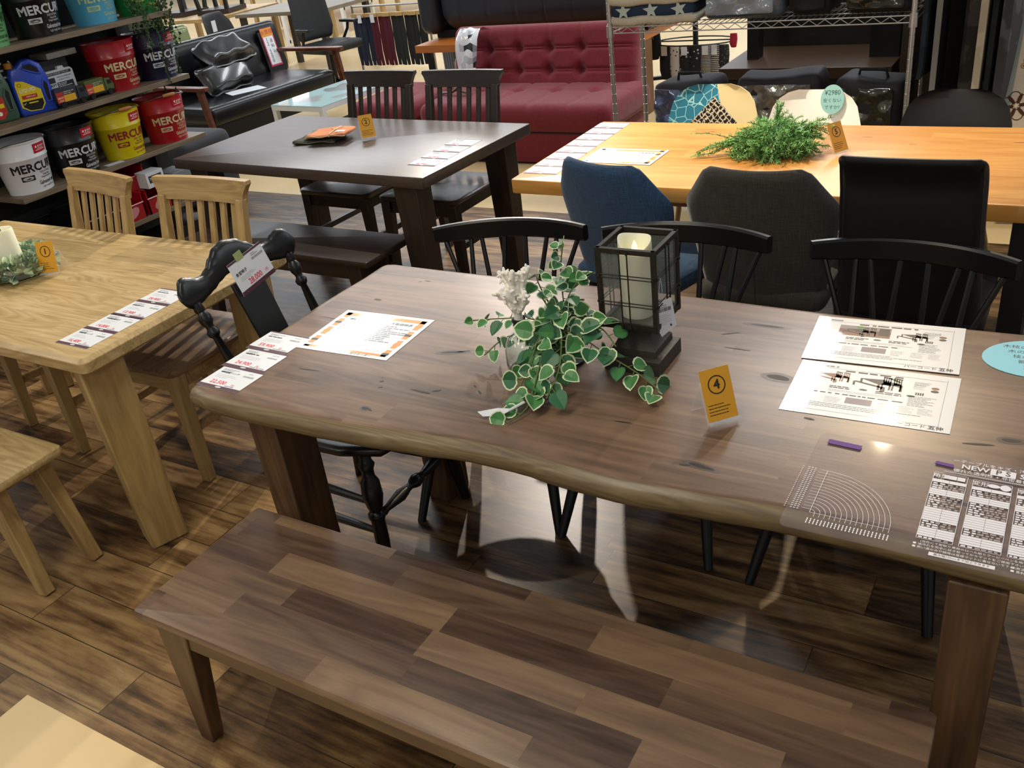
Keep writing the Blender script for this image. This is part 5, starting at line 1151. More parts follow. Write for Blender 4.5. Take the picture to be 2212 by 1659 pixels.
# trailing artificial plant hanging down the end of the shelf
TP = thing('hanging_plant', 'artificial vine with tiny leaves hanging from the top shelf over the navy bucket', 'plant', (-4.43, 3.60, 1.30)); R = random.Random(8); F = G(); TW = G(); M_vine = pm('vine_leaf', '#38632f', .55, var=.35, vscale=30); M_vined = pm('vine_leaf_dark', '#243f22', .55, var=.35, vscale=30)
for k in range(40):
    x, y = R.uniform(-.10, .04), R.uniform(-.13, .13); L0 = R.uniform(.12, .30) if k > 4 else R.uniform(.42, .52); pts = []; q = Vector((x * .6, y * .6, .16)); n = 14
    for j in range(n + 1):
        f = j / n; pts.append(Vector((x + .01 * sin(j + k) + .03 * (f > .2), y + .012 * sin(j * .8 + k), .16 + .04 * sin(pi * min(1, f * 3)) - (L0 + .10) * f)))
    TW.tube(pts, .0012, M_stem, 4, caps=False)
    for j in range(int(L0 * 150)):
        f = R.random(); i = min(int(f * n), n - 1); c = pts[i].lerp(pts[i + 1], f * n - i); d = Vector((R.uniform(-1, 1), R.uniform(-1, 1), R.uniform(-1, .3))); m = R.choice((M_vine, M_vined, M_vined)); leaf(F, c, d, Vector((.6, -.5, .5)), R.uniform(.008, .015), (m, m))
F.obj('foliage', TP, smooth=0, recalc=False); TW.obj('stems', TP, smooth=0, recalc=False)
# ---------------------------------------------------------------- sofas and things behind the tables
M_sofa = pm('black_sofa_leather', '#0d0d0f', .30, bump=.1, bscale=220, spec=.5); M_sofaw = wood('sofa_arm_wood', ['#2c140b', '#4d2413', '#68351d', '#7a4226'], 'X', None, rough=.35, grain=.6)
BS = thing('sofa', 'black leather sofa with brown wooden arms behind the bucket shelf', 'sofa', (-6.10, 5.68, 0), radians(-4))
def buttons(pts, r=.05, dep=.022, ax=2, sign=1, seams=()):
    def f(P, u):
        d = 0
        for a, b in pts: d += math.exp(-(((P.x if ax != 0 else P.y) - a) ** 2 + ((P.y if ax == 2 else P.z) - b) ** 2) / (r * r * .35))
        s = 0
        for k, v in seams: s = max(s, math.exp(-((((P.x, P.y, P.z)[k]) - v) / .008) ** 2))
        on = (P.x if ax == 0 else P.y if ax == 1 else P.z) * sign > 0
        q = -sign * (dep * min(1, d) + .010 * s) if on else 0
        return (q, 0, 0) if ax == 0 else (0, q, 0) if ax == 1 else (0, 0, q)
    return f
g = G(); g.rbox((-.02, 0, .35), (.86, 1.40, .15), .045, M_sofa, (20, 36, 5), disp=buttons([(-.1, -.45), (-.1, 0), (-.1, .45), (.15, -.22), (.15, .22)], .04, .012)); g.obj('seat', BS, smooth=60)
g = G(); g.box((-.03, 0, .225), (.80, 1.36, .12), pm('black_base', '#0a0a0b', .5)); g.obj('base', BS, smooth=0)
g = G(); g.rbox((0, 0, 0), (.17, 1.56, .46), .05, M_sofa, (6, 44, 16), TR(-.42, .06, .60, ry=radians(-10)), disp=buttons([(-.5, .08), (-.17, .08), (.17, .08), (.5, .08), (-.5, -.09), (-.17, -.09), (.17, -.09), (.5, -.09)], .05, .02, 0, 1)); g.obj('backrest', BS, smooth=60)
for s in (-1, 1):
    g = G(); y = s * .745; g.slab([(a, b) for a, b in ((-.42, y - .035), (.46, y - .035), (.49, y - .02), (.49, y + .02), (.46, y + .035), (-.42, y + .035))], LY(.60, .03, .008), M_sofaw); a = g.obj('armrest', BS, smooth=40)
    g = G(); g.beam((.40, y, .575), (.47, y, 0), .06, .035, .04, .03, M_sofaw); g.obj('leg', BS, bevel=.004)
    g = G(); g.beam((-.36, y, .575), (-.42, y, 0), .06, .035, .04, .03, M_sofaw); g.obj('leg', BS, bevel=.004)
    g = G(); g.box((.02, y, .20), (.82, .025, .045), M_sofaw); g.obj('side_rail', BS, smooth=0)
M_film = pm('black_plastic_film', '#151412', .3, coat=.3, bump=.2, bscale=12, spec=.6)
def pillow(name, label, cat, M, s, mat, group=None, fat=.5, R=random.Random(3)):
    o_ = R.uniform(0, 9)
    def f(P, u):
        ex = min(1, (1 - abs(2 * u[0] - 1)) * 3.0); ey = min(1, (1 - abs(2 * u[1] - 1)) * 3.0); k = sqrt(max(0, ex)) * sqrt(max(0, ey)); return (.006 * sin(P.y * 30 + o_), .006 * sin(P.x * 28 + o_), -P.z * (1 - k) * .92 + .005 * sin(P.x * 40 + P.y * 31 + o_) * k)
    g = G(); g.rbox((0, 0, 0), s, s[2] * .3, mat, (20, 20, 6), disp=f); o = g.obj(name, smooth=70); o.matrix_world = M; return tag(o, label, cat, group)
pillow('cushion', 'glossy black wrapped cushion standing on the black sofa seat, the lower one', 'cushion', TR(-6.18, 5.58, .535, ry=radians(58), rz=radians(6)) , (.26, .58, .18), M_film, 'black wrapped cushions')
pillow('cushion', 'glossy black wrapped cushion leaning on top of the other on the sofa', 'cushion', TR(-6.25, 5.70, .705, ry=radians(35), rz=radians(6)), (.28, .58, .18), M_film, 'black wrapped cushions')
g = G(); g.box((0, 0, .001), (.21, .30, .002), M_paperm); o = g.obj('paper_sheet', smooth=0); o.location = (-5.955, 5.55, .4265); o.rotation_euler = (0, 0, radians(-25)); tag(o, 'white paper sheet lying on the black sofa seat', 'paper')
SG = thing('price_banner', 'tall narrow white price banner with an orange top taped to the black sofa back', 'sign', (-6.335, 6.36, .475), radians(-4)); SM = TR(0, 0, 0, ry=radians(-10)) @ Matrix(((0, 0, 1, 0), (1, 0, 0, 0), (0, 1, 0, 0), (0, 0, 0, 1)))
g = G(); g.box((0, .15, 0), (.14, .33, .003), pm('crimson_border', '#b32848', .5), SM); g.rect(-.058, .0, .058, .24, .002, M_paperm, SM); g.rect(-.066, .24, .066, .312, .0022, M_orangei, SM); g.text('お買得', .045, pm('banner_red', '#b3261e', .5), SM @ TR(0, .276, .003)); 
for i, c in enumerate('12,200'): g.text(c, .045, M_ink, SM @ TR(-.022 + .0 * i, .215 - .036 * i, .003))
for i, c in enumerate('送料込'): g.text(c, .035, M_ink, SM @ TR(.025, .20 - .045 * i, .003))
g.obj('sheet', SG, smooth=0, recalc=False); g = G(); g.box((0, .06, -.004), (.20, .46, .003), pm('clear_dark_sleeve', '#1b1b1d', .15), SM); g.obj('sleeve', SG, smooth=0)

# glass coffee table with a world map print
M_wfr = pm('white_table_frame', '#dfe1de', .4); GT = thing('coffee_table', 'low white coffee table with a pale glass top printed with a grey world map', 'table', (-4.965, 5.53, 0), radians(-4))
g = G(); g.box((0, 0, .413), (.54, .86, .008), pm('pale_aqua_glass', '#bcd9d8', .04, coat=.5)); mp = pm('map_grey', '#6f7674', .3, coat=.6); R = random.Random(6)
def cont(P, cx, cy, s): g.add([(cx + x * s + R.uniform(-.008, .008), cy + y * s + R.uniform(-.008, .008), .4175) for x, y in P], [tuple(range(len(P)))], mp)
cont([(-.9, -.3), (-.5, -.75), (.0, -.8), (.2, -.5), (.55, -.55), (.75, -.2), (.4, .0), (.3, .35), (-.05, .5), (-.1, .9), (-.35, .5), (-.5, .1), (-.9, .05)], -.03, -.22, .17)
cont([(-.4, -.5), (.1, -.65), (.5, -.3), (.45, .2), (.1, .75), (-.15, .9), (-.25, .2)], .15, -.10, .12)
cont([(-.5, -.8), (.0, -.95), (.4, -.6), (.85, -.3), (.7, .2), (.9, .7), (.4, .95), (.0, .6), (-.3, .8), (-.6, .3), (-.4, -.1), (-.75, -.4)], -.06, .18, .20)
cont([(-.4, -.6), (.2, -.7), (.45, -.1), (.1, .8), (-.25, .4)], .13, .12, .11); cont([(-.5, -.3), (.4, -.4), (.5, .3), (-.3, .4)], .16, .32, .08)
g.obj('glass_top', GT, smooth=0, recalc=False)
g = G()
for s in (-1, 1): g.box((s * .255, 0, .393), (.03, .86, .032), M_wfr); g.box((0, s * .415, .393), (.48, .03, .032), M_wfr)
g.obj('frame', GT, smooth=0)
for sx in (-1, 1):
    for sy in (-1, 1): g = G(); g.box((sx * .25, sy * .41, .19), (.04, .04, .38), M_wfr); g.obj('leg', GT, bevel=.002)
g = G(); g.box((0, 0, .15), (.48, .80, .006), pm('dark_glass_shelf', '#3a403e', .05, coat=.4)); g.obj('lower_shelf', GT, smooth=0)

# red tufted sofa
M_redf = fabric('red_sofa_fabric', '#651019', '#7d1725'); RS = thing('sofa', 'dark red fabric sofa with tufted back behind the dark table', 'sofa', (-3.20, 5.62, 0))
g = G(); g.rbox((-.055, -.05, .11), (1.40, .66, .20), .02, M_redf, (8, 8, 4)); g.obj('base', RS, smooth=60)
g = G(); g.rbox((-.055, -.02, .30), (1.48, .74, .19), .07, M_redf, (60, 30, 6), disp=buttons([(x, y) for x in (-.45, -.15, .15, .45) for y in (.08,)], .07, .035, 2, 1, [(0, x) for x in (-.45, -.15, .15, .45)] + [(1, .08)])); g.obj('seat', RS, smooth=60)
bx = [(x, z) for x in (-.42, -.17, .08, .33) for z in (.08, -.07)]
g = G(); g.rbox((0, 0, 0), (1.48, .22, .50), .07, M_redf, (100, 5, 56), TR(-.16, .40, .52, rx=radians(-14)), disp=buttons(bx, .06, .055, 1, -1, [(0, x) for x in (-.42, -.17, .08, .33)] + [(2, .088), (2, .072), (2, -.062), (2, -.078)])); g.obj('backrest', RS, smooth=60)
g = G(); g.rbox((-1.16, .02, .29), (.62, .76, .20), .07, M_redf, (24, 26, 6), disp=buttons([(-.1, .1), (.1, -.1)], .07, .02, 2, 1, [(1, .1)])); g.obj('side_seat', RS, smooth=60)
for x in (-.6, .55):
    g = G(); g.box((x, -.30, .006), (.06, .06, .012), M_blacks); g.obj('foot', RS, smooth=0)
# price sheet draped over the sofa back, and the strap lying on the seat
g = G(); vs = []; fs = []; n = 12
for i in range(n + 1):
    t_ = i / n; y = .30 if t_ > .45 else .30 - .015; z = 0
    q = [(0, .10, .02), (0, -.02, .05), (0, -.06, .0), (0, -.085, -.10), (0, -.10, -.20), (0, -.11, -.30)]; f = t_ * 5; k = min(int(f), 4); p = Vector(q[k]).lerp(Vector(q[k + 1]), f - k)
    w = .10 - .045 * max(0, t_ - .3)
    for j in range(7): u = -1 + 2 * j / 6; vs.append((p.x + u * w + .03 * (1 - t_), p.y - .012 * sin(u * 4 + i * .8), p.z + .012 * sin(u * 5 + i)))
for i in range(n):
    for j in range(6): fs.append((i * 7 + j, i * 7 + j + 1, i * 7 + j + 8, i * 7 + j + 7))
g.add(vs, fs, pm('shiny_sheet', '#e6e8ea', .12, coat=.8)); R = random.Random(2); k0 = len(g.f)
for k in range(30):
    i = R.randrange(1, n); j = R.randrange(6); m = g.mi(R.choice((M_inkg, M_ink, M_inkl))); g.m[i * 6 + j if i * 6 + j < k0 else 0] = m
o = g.obj('price_sheet', smooth=60, recalc=False); o.location = (-3.86, 5.83, .745); tag(o, 'glossy crumpled price sheets hanging over the left end of the red sofa back', 'price sheet')
g = G(); g.tube([(0, 0, .01), (.10, -.02, .02), (.18, 0, .07), (.16, .05, .11), (.10, .03, .08), (.12, 0, .03), (.24, -.04, .02)], .018, pm('taupe_strap', '#6f645c', .8), 8, flat=.5); o = g.obj('fabric_strap', smooth=60); o.location = (-3.95, 5.52, .40); tag(o, 'taupe looped fabric strap lying on the red sofa seat', 'strap')

# second black sofa on an orange wooden platform behind the red one
M_plat = wood('orange_platform_wood', ['#8a4a18', '#a8601f', '#b97029'], 'X', None, rough=.4, grain=.5)
M_plats = wood('platform_side_wood', ['#4a2c12', '#65401d', '#775027'], 'Z', None, rough=.45, grain=.5)
PT = thing('display_platform', 'orange brown wooden display platform with a side board behind the red sofa', 'platform', (-3.72, 6.85, 0))
g = G(); g.box((-.04, -.05, .568), (1.92, .98, .056), M_plat); g.obj('deck', PT, smooth=0)
g = G(); g.box((.90, -.36, .27), (.03, .36, .54), M_plats); g.obj('side_board', PT, smooth=0); g = G(); g.box((-.55, .45, .27), (.05, .05, .54), M_plat); g.obj('leg', PT, smooth=0); g = G(); g.box((-.96, -.40, .27), (.04, .04, .54), M_blacks); g.obj('leg', PT, smooth=0)
K2 = thing('sofa', 'black leather sofa with vertical seams raised on the wooden platform', 'sofa', (-3.80, 6.95, .596)); ML2 = pm('charcoal_sofa_leather', '#26262a', .42, bump=.06, bscale=220)
g = G(); g.rbox((.06, -.20, .30), (1.74, .50, .50), .17, ML2, (120, 16, 16), disp=buttons([], .05, .02, 1, -1, [(0, -.62 + .25 * k) for k in range(6)])); g.obj('backrest', K2, smooth=60)
g = G(); g.rbox((-.90, -.18, .32), (.19, .56, .56), .085, ML2, (6, 14, 14)); g.obj('arm', K2, smooth=60); g = G(); g.rbox((.98, -.18, .32), (.19, .56, .56), .085, ML2, (6, 14, 14)); g.obj('arm', K2, smooth=60)
g = G(); g.box((.03, .0, .03), (1.9, .6, .06), M_blacks); g.obj('base', K2, smooth=0)
M_clearb = pm('clear_plastic_bag', '#c9cbc4', .15, coat=.6, bump=.8, bscale=18)
for i, (x, w, m, lb) in enumerate([(-4.50, .17, pm('beige_bagged_fabric', '#b5ad98', .3, coat=.4, bump=.6, bscale=20), 'cream pillow in a clear bag under the wooden platform'), (-4.30, .19, M_clearb, 'pale grey bagged pillow under the platform beside the cream one')]):
    g = G(); g.rbox((0, 0, .22), (w, .22, .44), .05, m, (8, 8, 10), disp=lambda P, u: (.006 * sin(P.z * 30), .008 * sin(P.z * 25 + P.x * 30), 0)); o = g.obj('bagged_pillow', smooth=70); o.location = (x, 6.72, 0); tag(o, lb, 'pillow', 'bagged pillows under the platform')
g = G()
for k in range(6): g.tube([(.025 * k, .01 * (k % 2), 0), (.025 * k + .005, 0, .30), (.025 * k, 0, .60)], .014, pm('grey_striped_knit', '#5e6266', .9), 8)
o = g.obj('folded_garment', smooth=60); o.location = (-4.86, 6.9, .0); tag(o, 'grey pleated garment hanging at the left end of the platform', 'garment')

# chrome wire rack with bedding
M_chr = pm('chrome_wire', '#c9c7c0', .35, metal=.9); WK = thing('wire_rack', 'chrome wire shelving rack with a zigzag shelf edge behind the pine table', 'rack', (-1.435, 4.84, 0)); hx, hy = .745, .21
for sx in (-1, 1):
    for sy in (-1, 1):
        g = G(); n = 34; pr = []
        for k in range(n): z = 1.75 * k / n; pr += [(.0125, z), (.0125, z + .0465), (.0108, z + .048), (.0108, z + .051)]
        g.lathe(pr, M_chr, 12, TR(sx * hx, sy * hy, 0)); g.lathe([(.013, .905), (.019, .906), (.0175, .965), (.013, .966)], M_chr, 12, TR(sx * hx, sy * hy, 0)); g.obj('post', WK, smooth=40)
for z in (.955, .10):
    g = G()
    for sy in (-1, 1):
        y = sy * hy
        for dz in (0, -.030): g.tube([(-hx, y, z + dz), (hx, y, z + dz)], .0032, M_chr, 6)
        n = 40; g.tube([(-hx + .03 + (2 * hx - .06) * k / n, y, z - (.027 if k % 2 else .003)) for k in range(n + 1)], .0022, M_chr, 5)
    for sx in (-1, 1):
        for dz in (0, -.030): g.tube([(sx * hx, -hy, z + dz), (sx * hx, hy, z + dz)], .0032, M_chr, 6)
    for k in range(56): x = -hx + .02 + (2 * hx - .04) * k / 55; g.tube([(x, -hy, z + .003), (x, hy, z + .003)], .0018, M_chr, 4, caps=False)
    for y in (-.07, .07): g.tube([(-hx, y, z - .003), (hx, y, z - .003)], .003, M_chr, 5)
    g.obj('wire_shelf', WK, smooth=50)
M_sherpa = pm('cream_sherpa', '#cbbfa6', .95, bump=1.5, bscale=160, var=.12, vscale=60); M_navy = pm('navy_cotton', '#26354e', .9, bump=.2, bscale=300); M_star = pm('pale_star_print', '#c2cbbf', .9)
def starcushion(loc, rz, label):
    t = thing('floor_cushion', label, 'cushion', loc, rz, 'star print floor cushions'); w, d = .46, .40; dp = lambda P, u: (.004 * sin(P.y * 30), .006 * sin(P.x * 22), .004 * sin(P.x * 30 + P.y * 20))
    g = G(); g.rbox((0, 0, .022), (w + .01, d + .01, .048), .022, M_sherpa, (20, 16, 4), disp=dp); g.rbox((0, 0, .118), (w + .02, d + .02, .05), .024, M_sherpa, (20, 16, 4), disp=dp); g.obj('sherpa_lining', t, smooth=70)
    g = G(); g.rbox((0, 0, .070), (w - .01, d - .01, .075), .03, M_navy, (16, 14, 6))
    for k in range(3):
        cx = -.15 + .15 * k; P = []
        for q in range(10): a = pi / 2 + pi * q / 5 + .1 * k; r = .044 if q % 2 == 0 else .018; P.append((cx + r * cos(a), -(d - .01) / 2 - .0015, .070 + r * sin(a)))
        c = Vector((cx, -(d - .01) / 2 - .0015, .070)); g.add([c] + [Vector(p) for p in P], [(0, 1 + q, 1 + (q + 1) % 10) for q in range(10)], M_star)
    g.obj('star_cover', t, smooth=60, recalc=False); return t
starcushion((-1.955, 4.83, .960), radians(2), 'navy star print cushion with cream fleece, lower one on the wire shelf'); starcushion((-1.965, 4.83, 1.104), radians(-1), 'navy star print cushion with cream fleece, upper one on the wire shelf')
def beddingbag(loc, s, rz, label, front, body, group='bedding bags on and under the wire rack', card=False, handle=False):
    t = thing('bedding_bag', label, 'bag', loc, rz, group); w, d, h = s; R = random.Random(int(w * 1e4)); o_ = R.uniform(0, 6)
    g = G(); g.rbox((0, .01, h / 2), (w, d, h), min(.04, h * .3), body, (16, 8, 12), disp=lambda P, u: (.010 * sin(P.z * 14 + o_), .01 * sin(P.x * 13 + P.z * 9 + o_), .012 * sin(P.x * 11 + o_) if P.z > 0 else 0)); g.obj('body', t, smooth=70)
    g = G(); g.rbox((-.02 * w, -d / 2 + .006, h * .52), (w * .84, .02, h * .84), .008, front, (20, 2, 20), disp=lambda P, u: (0, (.007 * sin(P.x * 40 + P.z * 31 + o_) + .006 * sin(P.z * 60 - P.x * 22)) * (1 if P.y < 0 else 0), 0)); g.obj('clear_window', t, smooth=70)
    if card: g = G(); g.box((-w * .18, -d / 2 - .012, h * .20), (.12, .002, .11), M_paperm); g.box((-w * .18, -d / 2 - .0135, h * .20 + .048), (.12, .001, .014), M_inkg); g.obj('paper_card', t, smooth=0)
    if handle: g = G(); g.tube([(-.07, 0, h - .01), (-.06, -.01, h + .03), (.06, -.01, h + .03), (.07, 0, h - .01)], .008, body, 8); g.obj('handle', t, smooth=60)
    return t
M_bagd = pm('dark_plum_nonwoven', '#211b20', .7, bump=.3, bscale=150); M_wr1 = pm('wrinkled_film_blue', '#6c7594', .12, metal=.6, coat=.7, bump=1.0, bscale=30, var=.5, vscale=45); M_wr2 = pm('wrinkled_film_dark', '#8d8c86', .12, metal=.6, coat=.7, bump=1.0, bscale=28, var=.6, vscale=45); M_wr3 = pm('wrinkled_film_olive', '#2d2e24', .14, metal=.3, coat=.6, bump=.9, bscale=18); M_bagk = pm('black_nonwoven', '#121012', .75)
beddingbag((-1.80, 4.78, 0.115), (.34, .26, .545), radians(-6), 'dark plum bedding bag with a blue film window and a card under the rack', M_wr1, M_bagd, card=True, handle=True)
beddingbag((-1.32, 4.80, 0.115), (.42, .26, .565), radians(4), 'dark plum bedding bag with a wrinkled silver window between two shell chairs', M_wr2, M_bagd)
beddingbag((-.875, 4.80, 0.115), (.32, .26, .545), radians(-5), 'dark olive bedding bag at the right end of the wire rack', M_wr3, M_bagk, handle=True)
M_futon = pm('grey_blue_futon_in_bag', '#8f959c', .14, coat=.7, bump=.3, bscale=14, var=.25, vscale=5)
beddingbag((-1.49, 4.84, .960), (.40, .36, .26), radians(0), 'grey and cream futon set in a clear bag on the wire shelf', M_futon, pm('slate_futon', '#45505c', .4, coat=.4))
beddingbag((-1.175, 4.86, .960), (.20, .34, .28), radians(0), 'black bedding bag beside the futon set on the wire shelf', M_bagk, M_bagk)
beddingbag((-.86, 4.85, .960), (.30, .36, .24), radians(0), 'black bedding bag with an olive film window at the right of the wire shelf', M_wr3, M_bagk)

# low TV bench and boards behind the rack
M_brn = wood('brown_laminate', ['#24170b', '#362310', '#452c16'], 'X', None, rough=.4, grain=.5); TVB = thing('tv_bench', 'brown wooden bench with a thick slab and black uprights behind the wire rack', 'bench', (-1.40, 5.85, 0))
g = G(); g.box((0, 0, .52), (.98, .70, .062), M_brn); g.obj('slab', TVB, bevel=.002); g = G(); g.box((-.36, -.05, .72), (.07, .10, .34), M_blacks); g.obj('upright', TVB, smooth=0); g = G(); g.box((.40, .05, .72), (.16, .30, .34), M_blacks); g.obj('upright', TVB, smooth=0)
g = G(); g.box((.02, .30, .80), (.9, .02, .50), pm('dark_gloss_panel', '#17140f', .22, spec=.6)); g.obj('back_panel', TVB, smooth=0); g = G(); g.box((0, .0, .245), (.90, .60, .49), pm('dark_underframe', '#120e0b', .6)); g.obj('underframe', TVB, smooth=0)
simplebox('leaning_board', (-.78, 5.45, .0), (.05, .50, 1.0), M_brn, 'brown wooden board standing upright at the right of the rack', 'board', radians(-4))

# hanging rugs at the right
def rugmat(name, a, b, sc=9, th=.52): 
    m, nt, bs = newmat(name); tc = nt.nodes.new('ShaderNodeTexCoord'); n = nt.nodes.new('ShaderNodeTexNoise'); n.inputs['Scale'].default_value = sc; n.inputs['Detail'].default_value = 2; nt.links.new(tc.outputs['Object'], n.inputs['Vector']); r = nt.nodes.new('ShaderNodeValToRGB'); r.color_ramp.elements[0].position = th - .03; r.color_ramp.elements[1].position = th + .03; r.color_ramp.elements[0].color = lin(a); r.color_ramp.elements[1].color = lin(b); nt.links.new(n.outputs['Fac'], r.inputs[0]); nt.links.new(r.outputs[0], bs.inputs['Base Color']); bs.inputs['Roughness'].default_value = .95
    n2 = nt.nodes.new('ShaderNodeTexNoise'); n2.inputs['Scale'].default_value = 260; nt.links.new(tc.outputs['Object'], n2.inputs['Vector']); bp = nt.nodes.new('ShaderNodeBump'); bp.inputs['Strength'].default_value = .5; bp.inputs['Distance'].default_value = .002; nt.links.new(n2.outputs['Fac'], bp.inputs['Height']); nt.links.new(bp.outputs[0], bs.inputs['Normal']); return m
def rug(x, y, ang, w, z0, z1, th, mat, label, curl=0, lean=0):
    g = G(); vs = []; fs = []; nx, nz = 14, 20; dx, dy = cos(ang), sin(ang); nx_, ny_ = -dy, dx
    for s in (0, 1):
        for j in range(nz + 1):
            z = z0 + (z1 - z0) * j / nz
            for i in range(nx + 1):
                u = i / nx * w; o = (s - .5) * th + .008 * sin(u * 14 + x * 9) * (1 - .5 * j / nz); c = -curl * max(0, 1 - (z - z0) / .09) ** 2; vs.append((x + dx * (u + c) + nx_ * o + lean * (z - z0) * .2, y + dy * u + ny_ * o + lean * (z - z0), z))
    q = nx + 1; n1 = q * (nz + 1)
    for j in range(nz):
        for i in range(nx): a = j * q + i; fs.append((a, a + 1, a + q + 1, a + q)); a += n1; fs.append((a, a + q, a + q + 1, a + 1))
    for j in range(nz): a = j * q; fs.append((a, a + q, n1 + a + q, n1 + a)); a += nx; fs.append((a, n1 + a, n1 + a + q, a + q))
    for i in range(nx): fs.append((i, n1 + i, n1 + i + 1, i + 1)); a = nz * q + i; fs.append((a, a + 1, n1 + a + 1, n1 + a))
    g.add(vs, fs, mat); o = g.obj('hanging_rug', smooth=60); return tag(o, label, 'rug', 'rugs hanging at the right')
A_ = radians
rug(-.650, 4.70, A_(84), .5, .66, 1.7, .02, rugmat('slate_blue_rug', '#1c242c', '#2b3641'), 'dark slate blue rug with a curled lower edge hanging beside the rack', curl=.07)
rug(-.600, 4.74, A_(86), .5, .20, 1.7, .014, rugmat('black_rug', '#0f1112', '#17191a'), 'black rug hanging next to the slate blue one')
rug(-.560, 4.86, A_(62), .46, .56, 1.7, .012, rugmat('dark_olive_rug', '#15150f', '#201f17'), 'dark olive rug with a faint flower outline behind the black shell chair')
rug(-.490, 4.80, A_(22), .065, .10, 1.7, .05, rugmat('charcoal_leaf_rug', '#2e2a26', '#46413b', 12, .50), 'charcoal rug with dark leaf print hanging behind the black shell chair')
rug(-.412, 4.70, A_(93), .4, .10, 1.7, .030, rugmat('cream_edge_rug', '#b3a58c', '#c2b59c'), 'cream rug edge hanging in the middle of the rugs')
rug(-.372, 4.72, A_(88), .4, .10, 1.7, .022, rugmat('black_green_rug', '#121714', '#1b211d'), 'greenish black rug hanging between the cream and the grey ones')
rug(-.325, 4.72, A_(80), .4, .10, 1.7, .040, rugmat('grey_petal_rug', '#3d3a3b', '#57555a', 10, .57), 'grey rug with pale petal shapes hanging at the right')
rug(-.300, 5.08, A_(86), .4, .10, 1.7, .030, rugmat('maroon_rug', '#1d0e0f', '#2a1516'), 'dark maroon rug hanging beside the flowered rug')
rug(-.255, 5.14, A_(88), .3, .40, 1.7, .016, rugmat('rust_rug', '#6b3a17', '#7d4820'), 'narrow rust orange rug edge at the far right')
rug(-.95, 5.85, A_(3), 1.9, .0, 1.7, .02, rugmat('dark_gap_backing', '#0c0d0d', '#131414'), 'big black sheet added at the very back to darken the gaps between rugs')  # added black sheet, stands in for the darkness between the rugs
g = G(); g.box((0, 0, .55), (.024, .012, 1.1), pm('pale_grey_strip', '#77756f', .6)); o = g.obj('grey_strip', smooth=0); o.location = (-.590, 4.66, .0); tag(o, 'narrow pale grey upright strip between the dark rugs', 'panel')
FR = thing('flowered_rug', 'beige rug with a brown flower motif and pale vines slanting at the right edge', 'rug', (-.325, 4.66, .30)); FM = TR(0, 0, 0, rx=radians(90 - 21), rz=radians(0)) @ Matrix.Shear('XZ', 4, (0, 0)) 
FM = TR(0, 0, 0, rz=radians(10)) @ TR(rx=radians(90 - 22)) @ TR(rz=radians(-5)); mb = pm('brown_flower_print', '#4a2a14', .95); mo = pm('tan_outline_print', '#a9772f', .95); mg = pm('sage_print', '#9aa477', .95)
g = G(); g.box((.45, .45, -.008), (.90, 1.3, .016), pm('beige_rug_pile', '#cebca0', .95, bump=.8, bscale=250, var=.12, vscale=8), FM); g.rect(0, -.2, .055, 1.1, .0005, pm('grey_green_band', '#8d9384', .95), FM)
cx, cy = .080, .250
for k in range(6): a = pi / 3 * k + .25; g.ell(cx + .034 * cos(a), cy + .034 * sin(a), .024, .008, .0015, mb, a, M=FM); g.ring(cx + .040 * cos(a + pi / 6), cy + .040 * sin(a + pi / 6), .0215, .0255, .001, mb, seg=20, M=FM)
g.ring(cx, cy, 0, .008, .002, pm('cream_dot', '#d8c9a4', .9), M=FM)
for x, y, r in ((.095, .45, .020), (.120, .475, .018), (.08, .425, .012)): g.ring(x, y, r - .004, r, .001, mo, 0, 5.2, 16, FM); g.ring(x, y, 0, .0035, .0012, mb, seg=8, M=FM)
g.ring(.17, .34, 0, .025, .001, mg, M=FM); g.obj('pile', FR, smooth=0, recalc=False)

# grey stool beside the shelf
g = G(); g.rbox((0, 0, .23), (.46, .44, .44), .05, pm('grey_stool_fabric', '#3b3c3f', .85, bump=.3, bscale=250), (12, 12, 10)); o = g.obj('pouf_stool', smooth=60); o.location = (-5.17, 4.16, 0.01); tag(o, 'dark grey padded stool between the bucket shelf and the black sofa', 'stool')

# ---------------------------------------------------------------- far background
# sock display stand
SD = thing('sock_stand', 'black rotating display stand on castors seen under the wire rack', 'display stand', (-2.74, 7.42, 0))
g = G(); g.tube([(0, 0, .10), (0, 0, 1.0)], .022, M_blacks, 10); g.obj('pole', SD)
for k in range(4): a = pi / 2 * k + .25; g = G(); g.beam((0, 0, .11), (.42 * cos(a), .42 * sin(a), .09), .05, .03, .04, .025, M_blacks, up=(0, 0, 1)); b = g.obj('base_arm', SD, smooth=0); q = G(); q.lathe([(0, -.012), (.03, -.012), (.03, .012), (0, .012)], M_blacks, 14, TR(.40 * cos(a), .40 * sin(a), .034, ry=pi / 2)); q.obj('castor', b, smooth=40)
g = G(); g.tube([(.34 * cos(t), .20 * sin(t) - .02, .37) for t in [2 * pi * k / 24 for k in range(25)]], .006, M_blacks, 6); g.tube([(-.34, 0, .37), (.34, 0, .37)], .006, M_blacks, 6); g.obj('hanging_ring', SD)
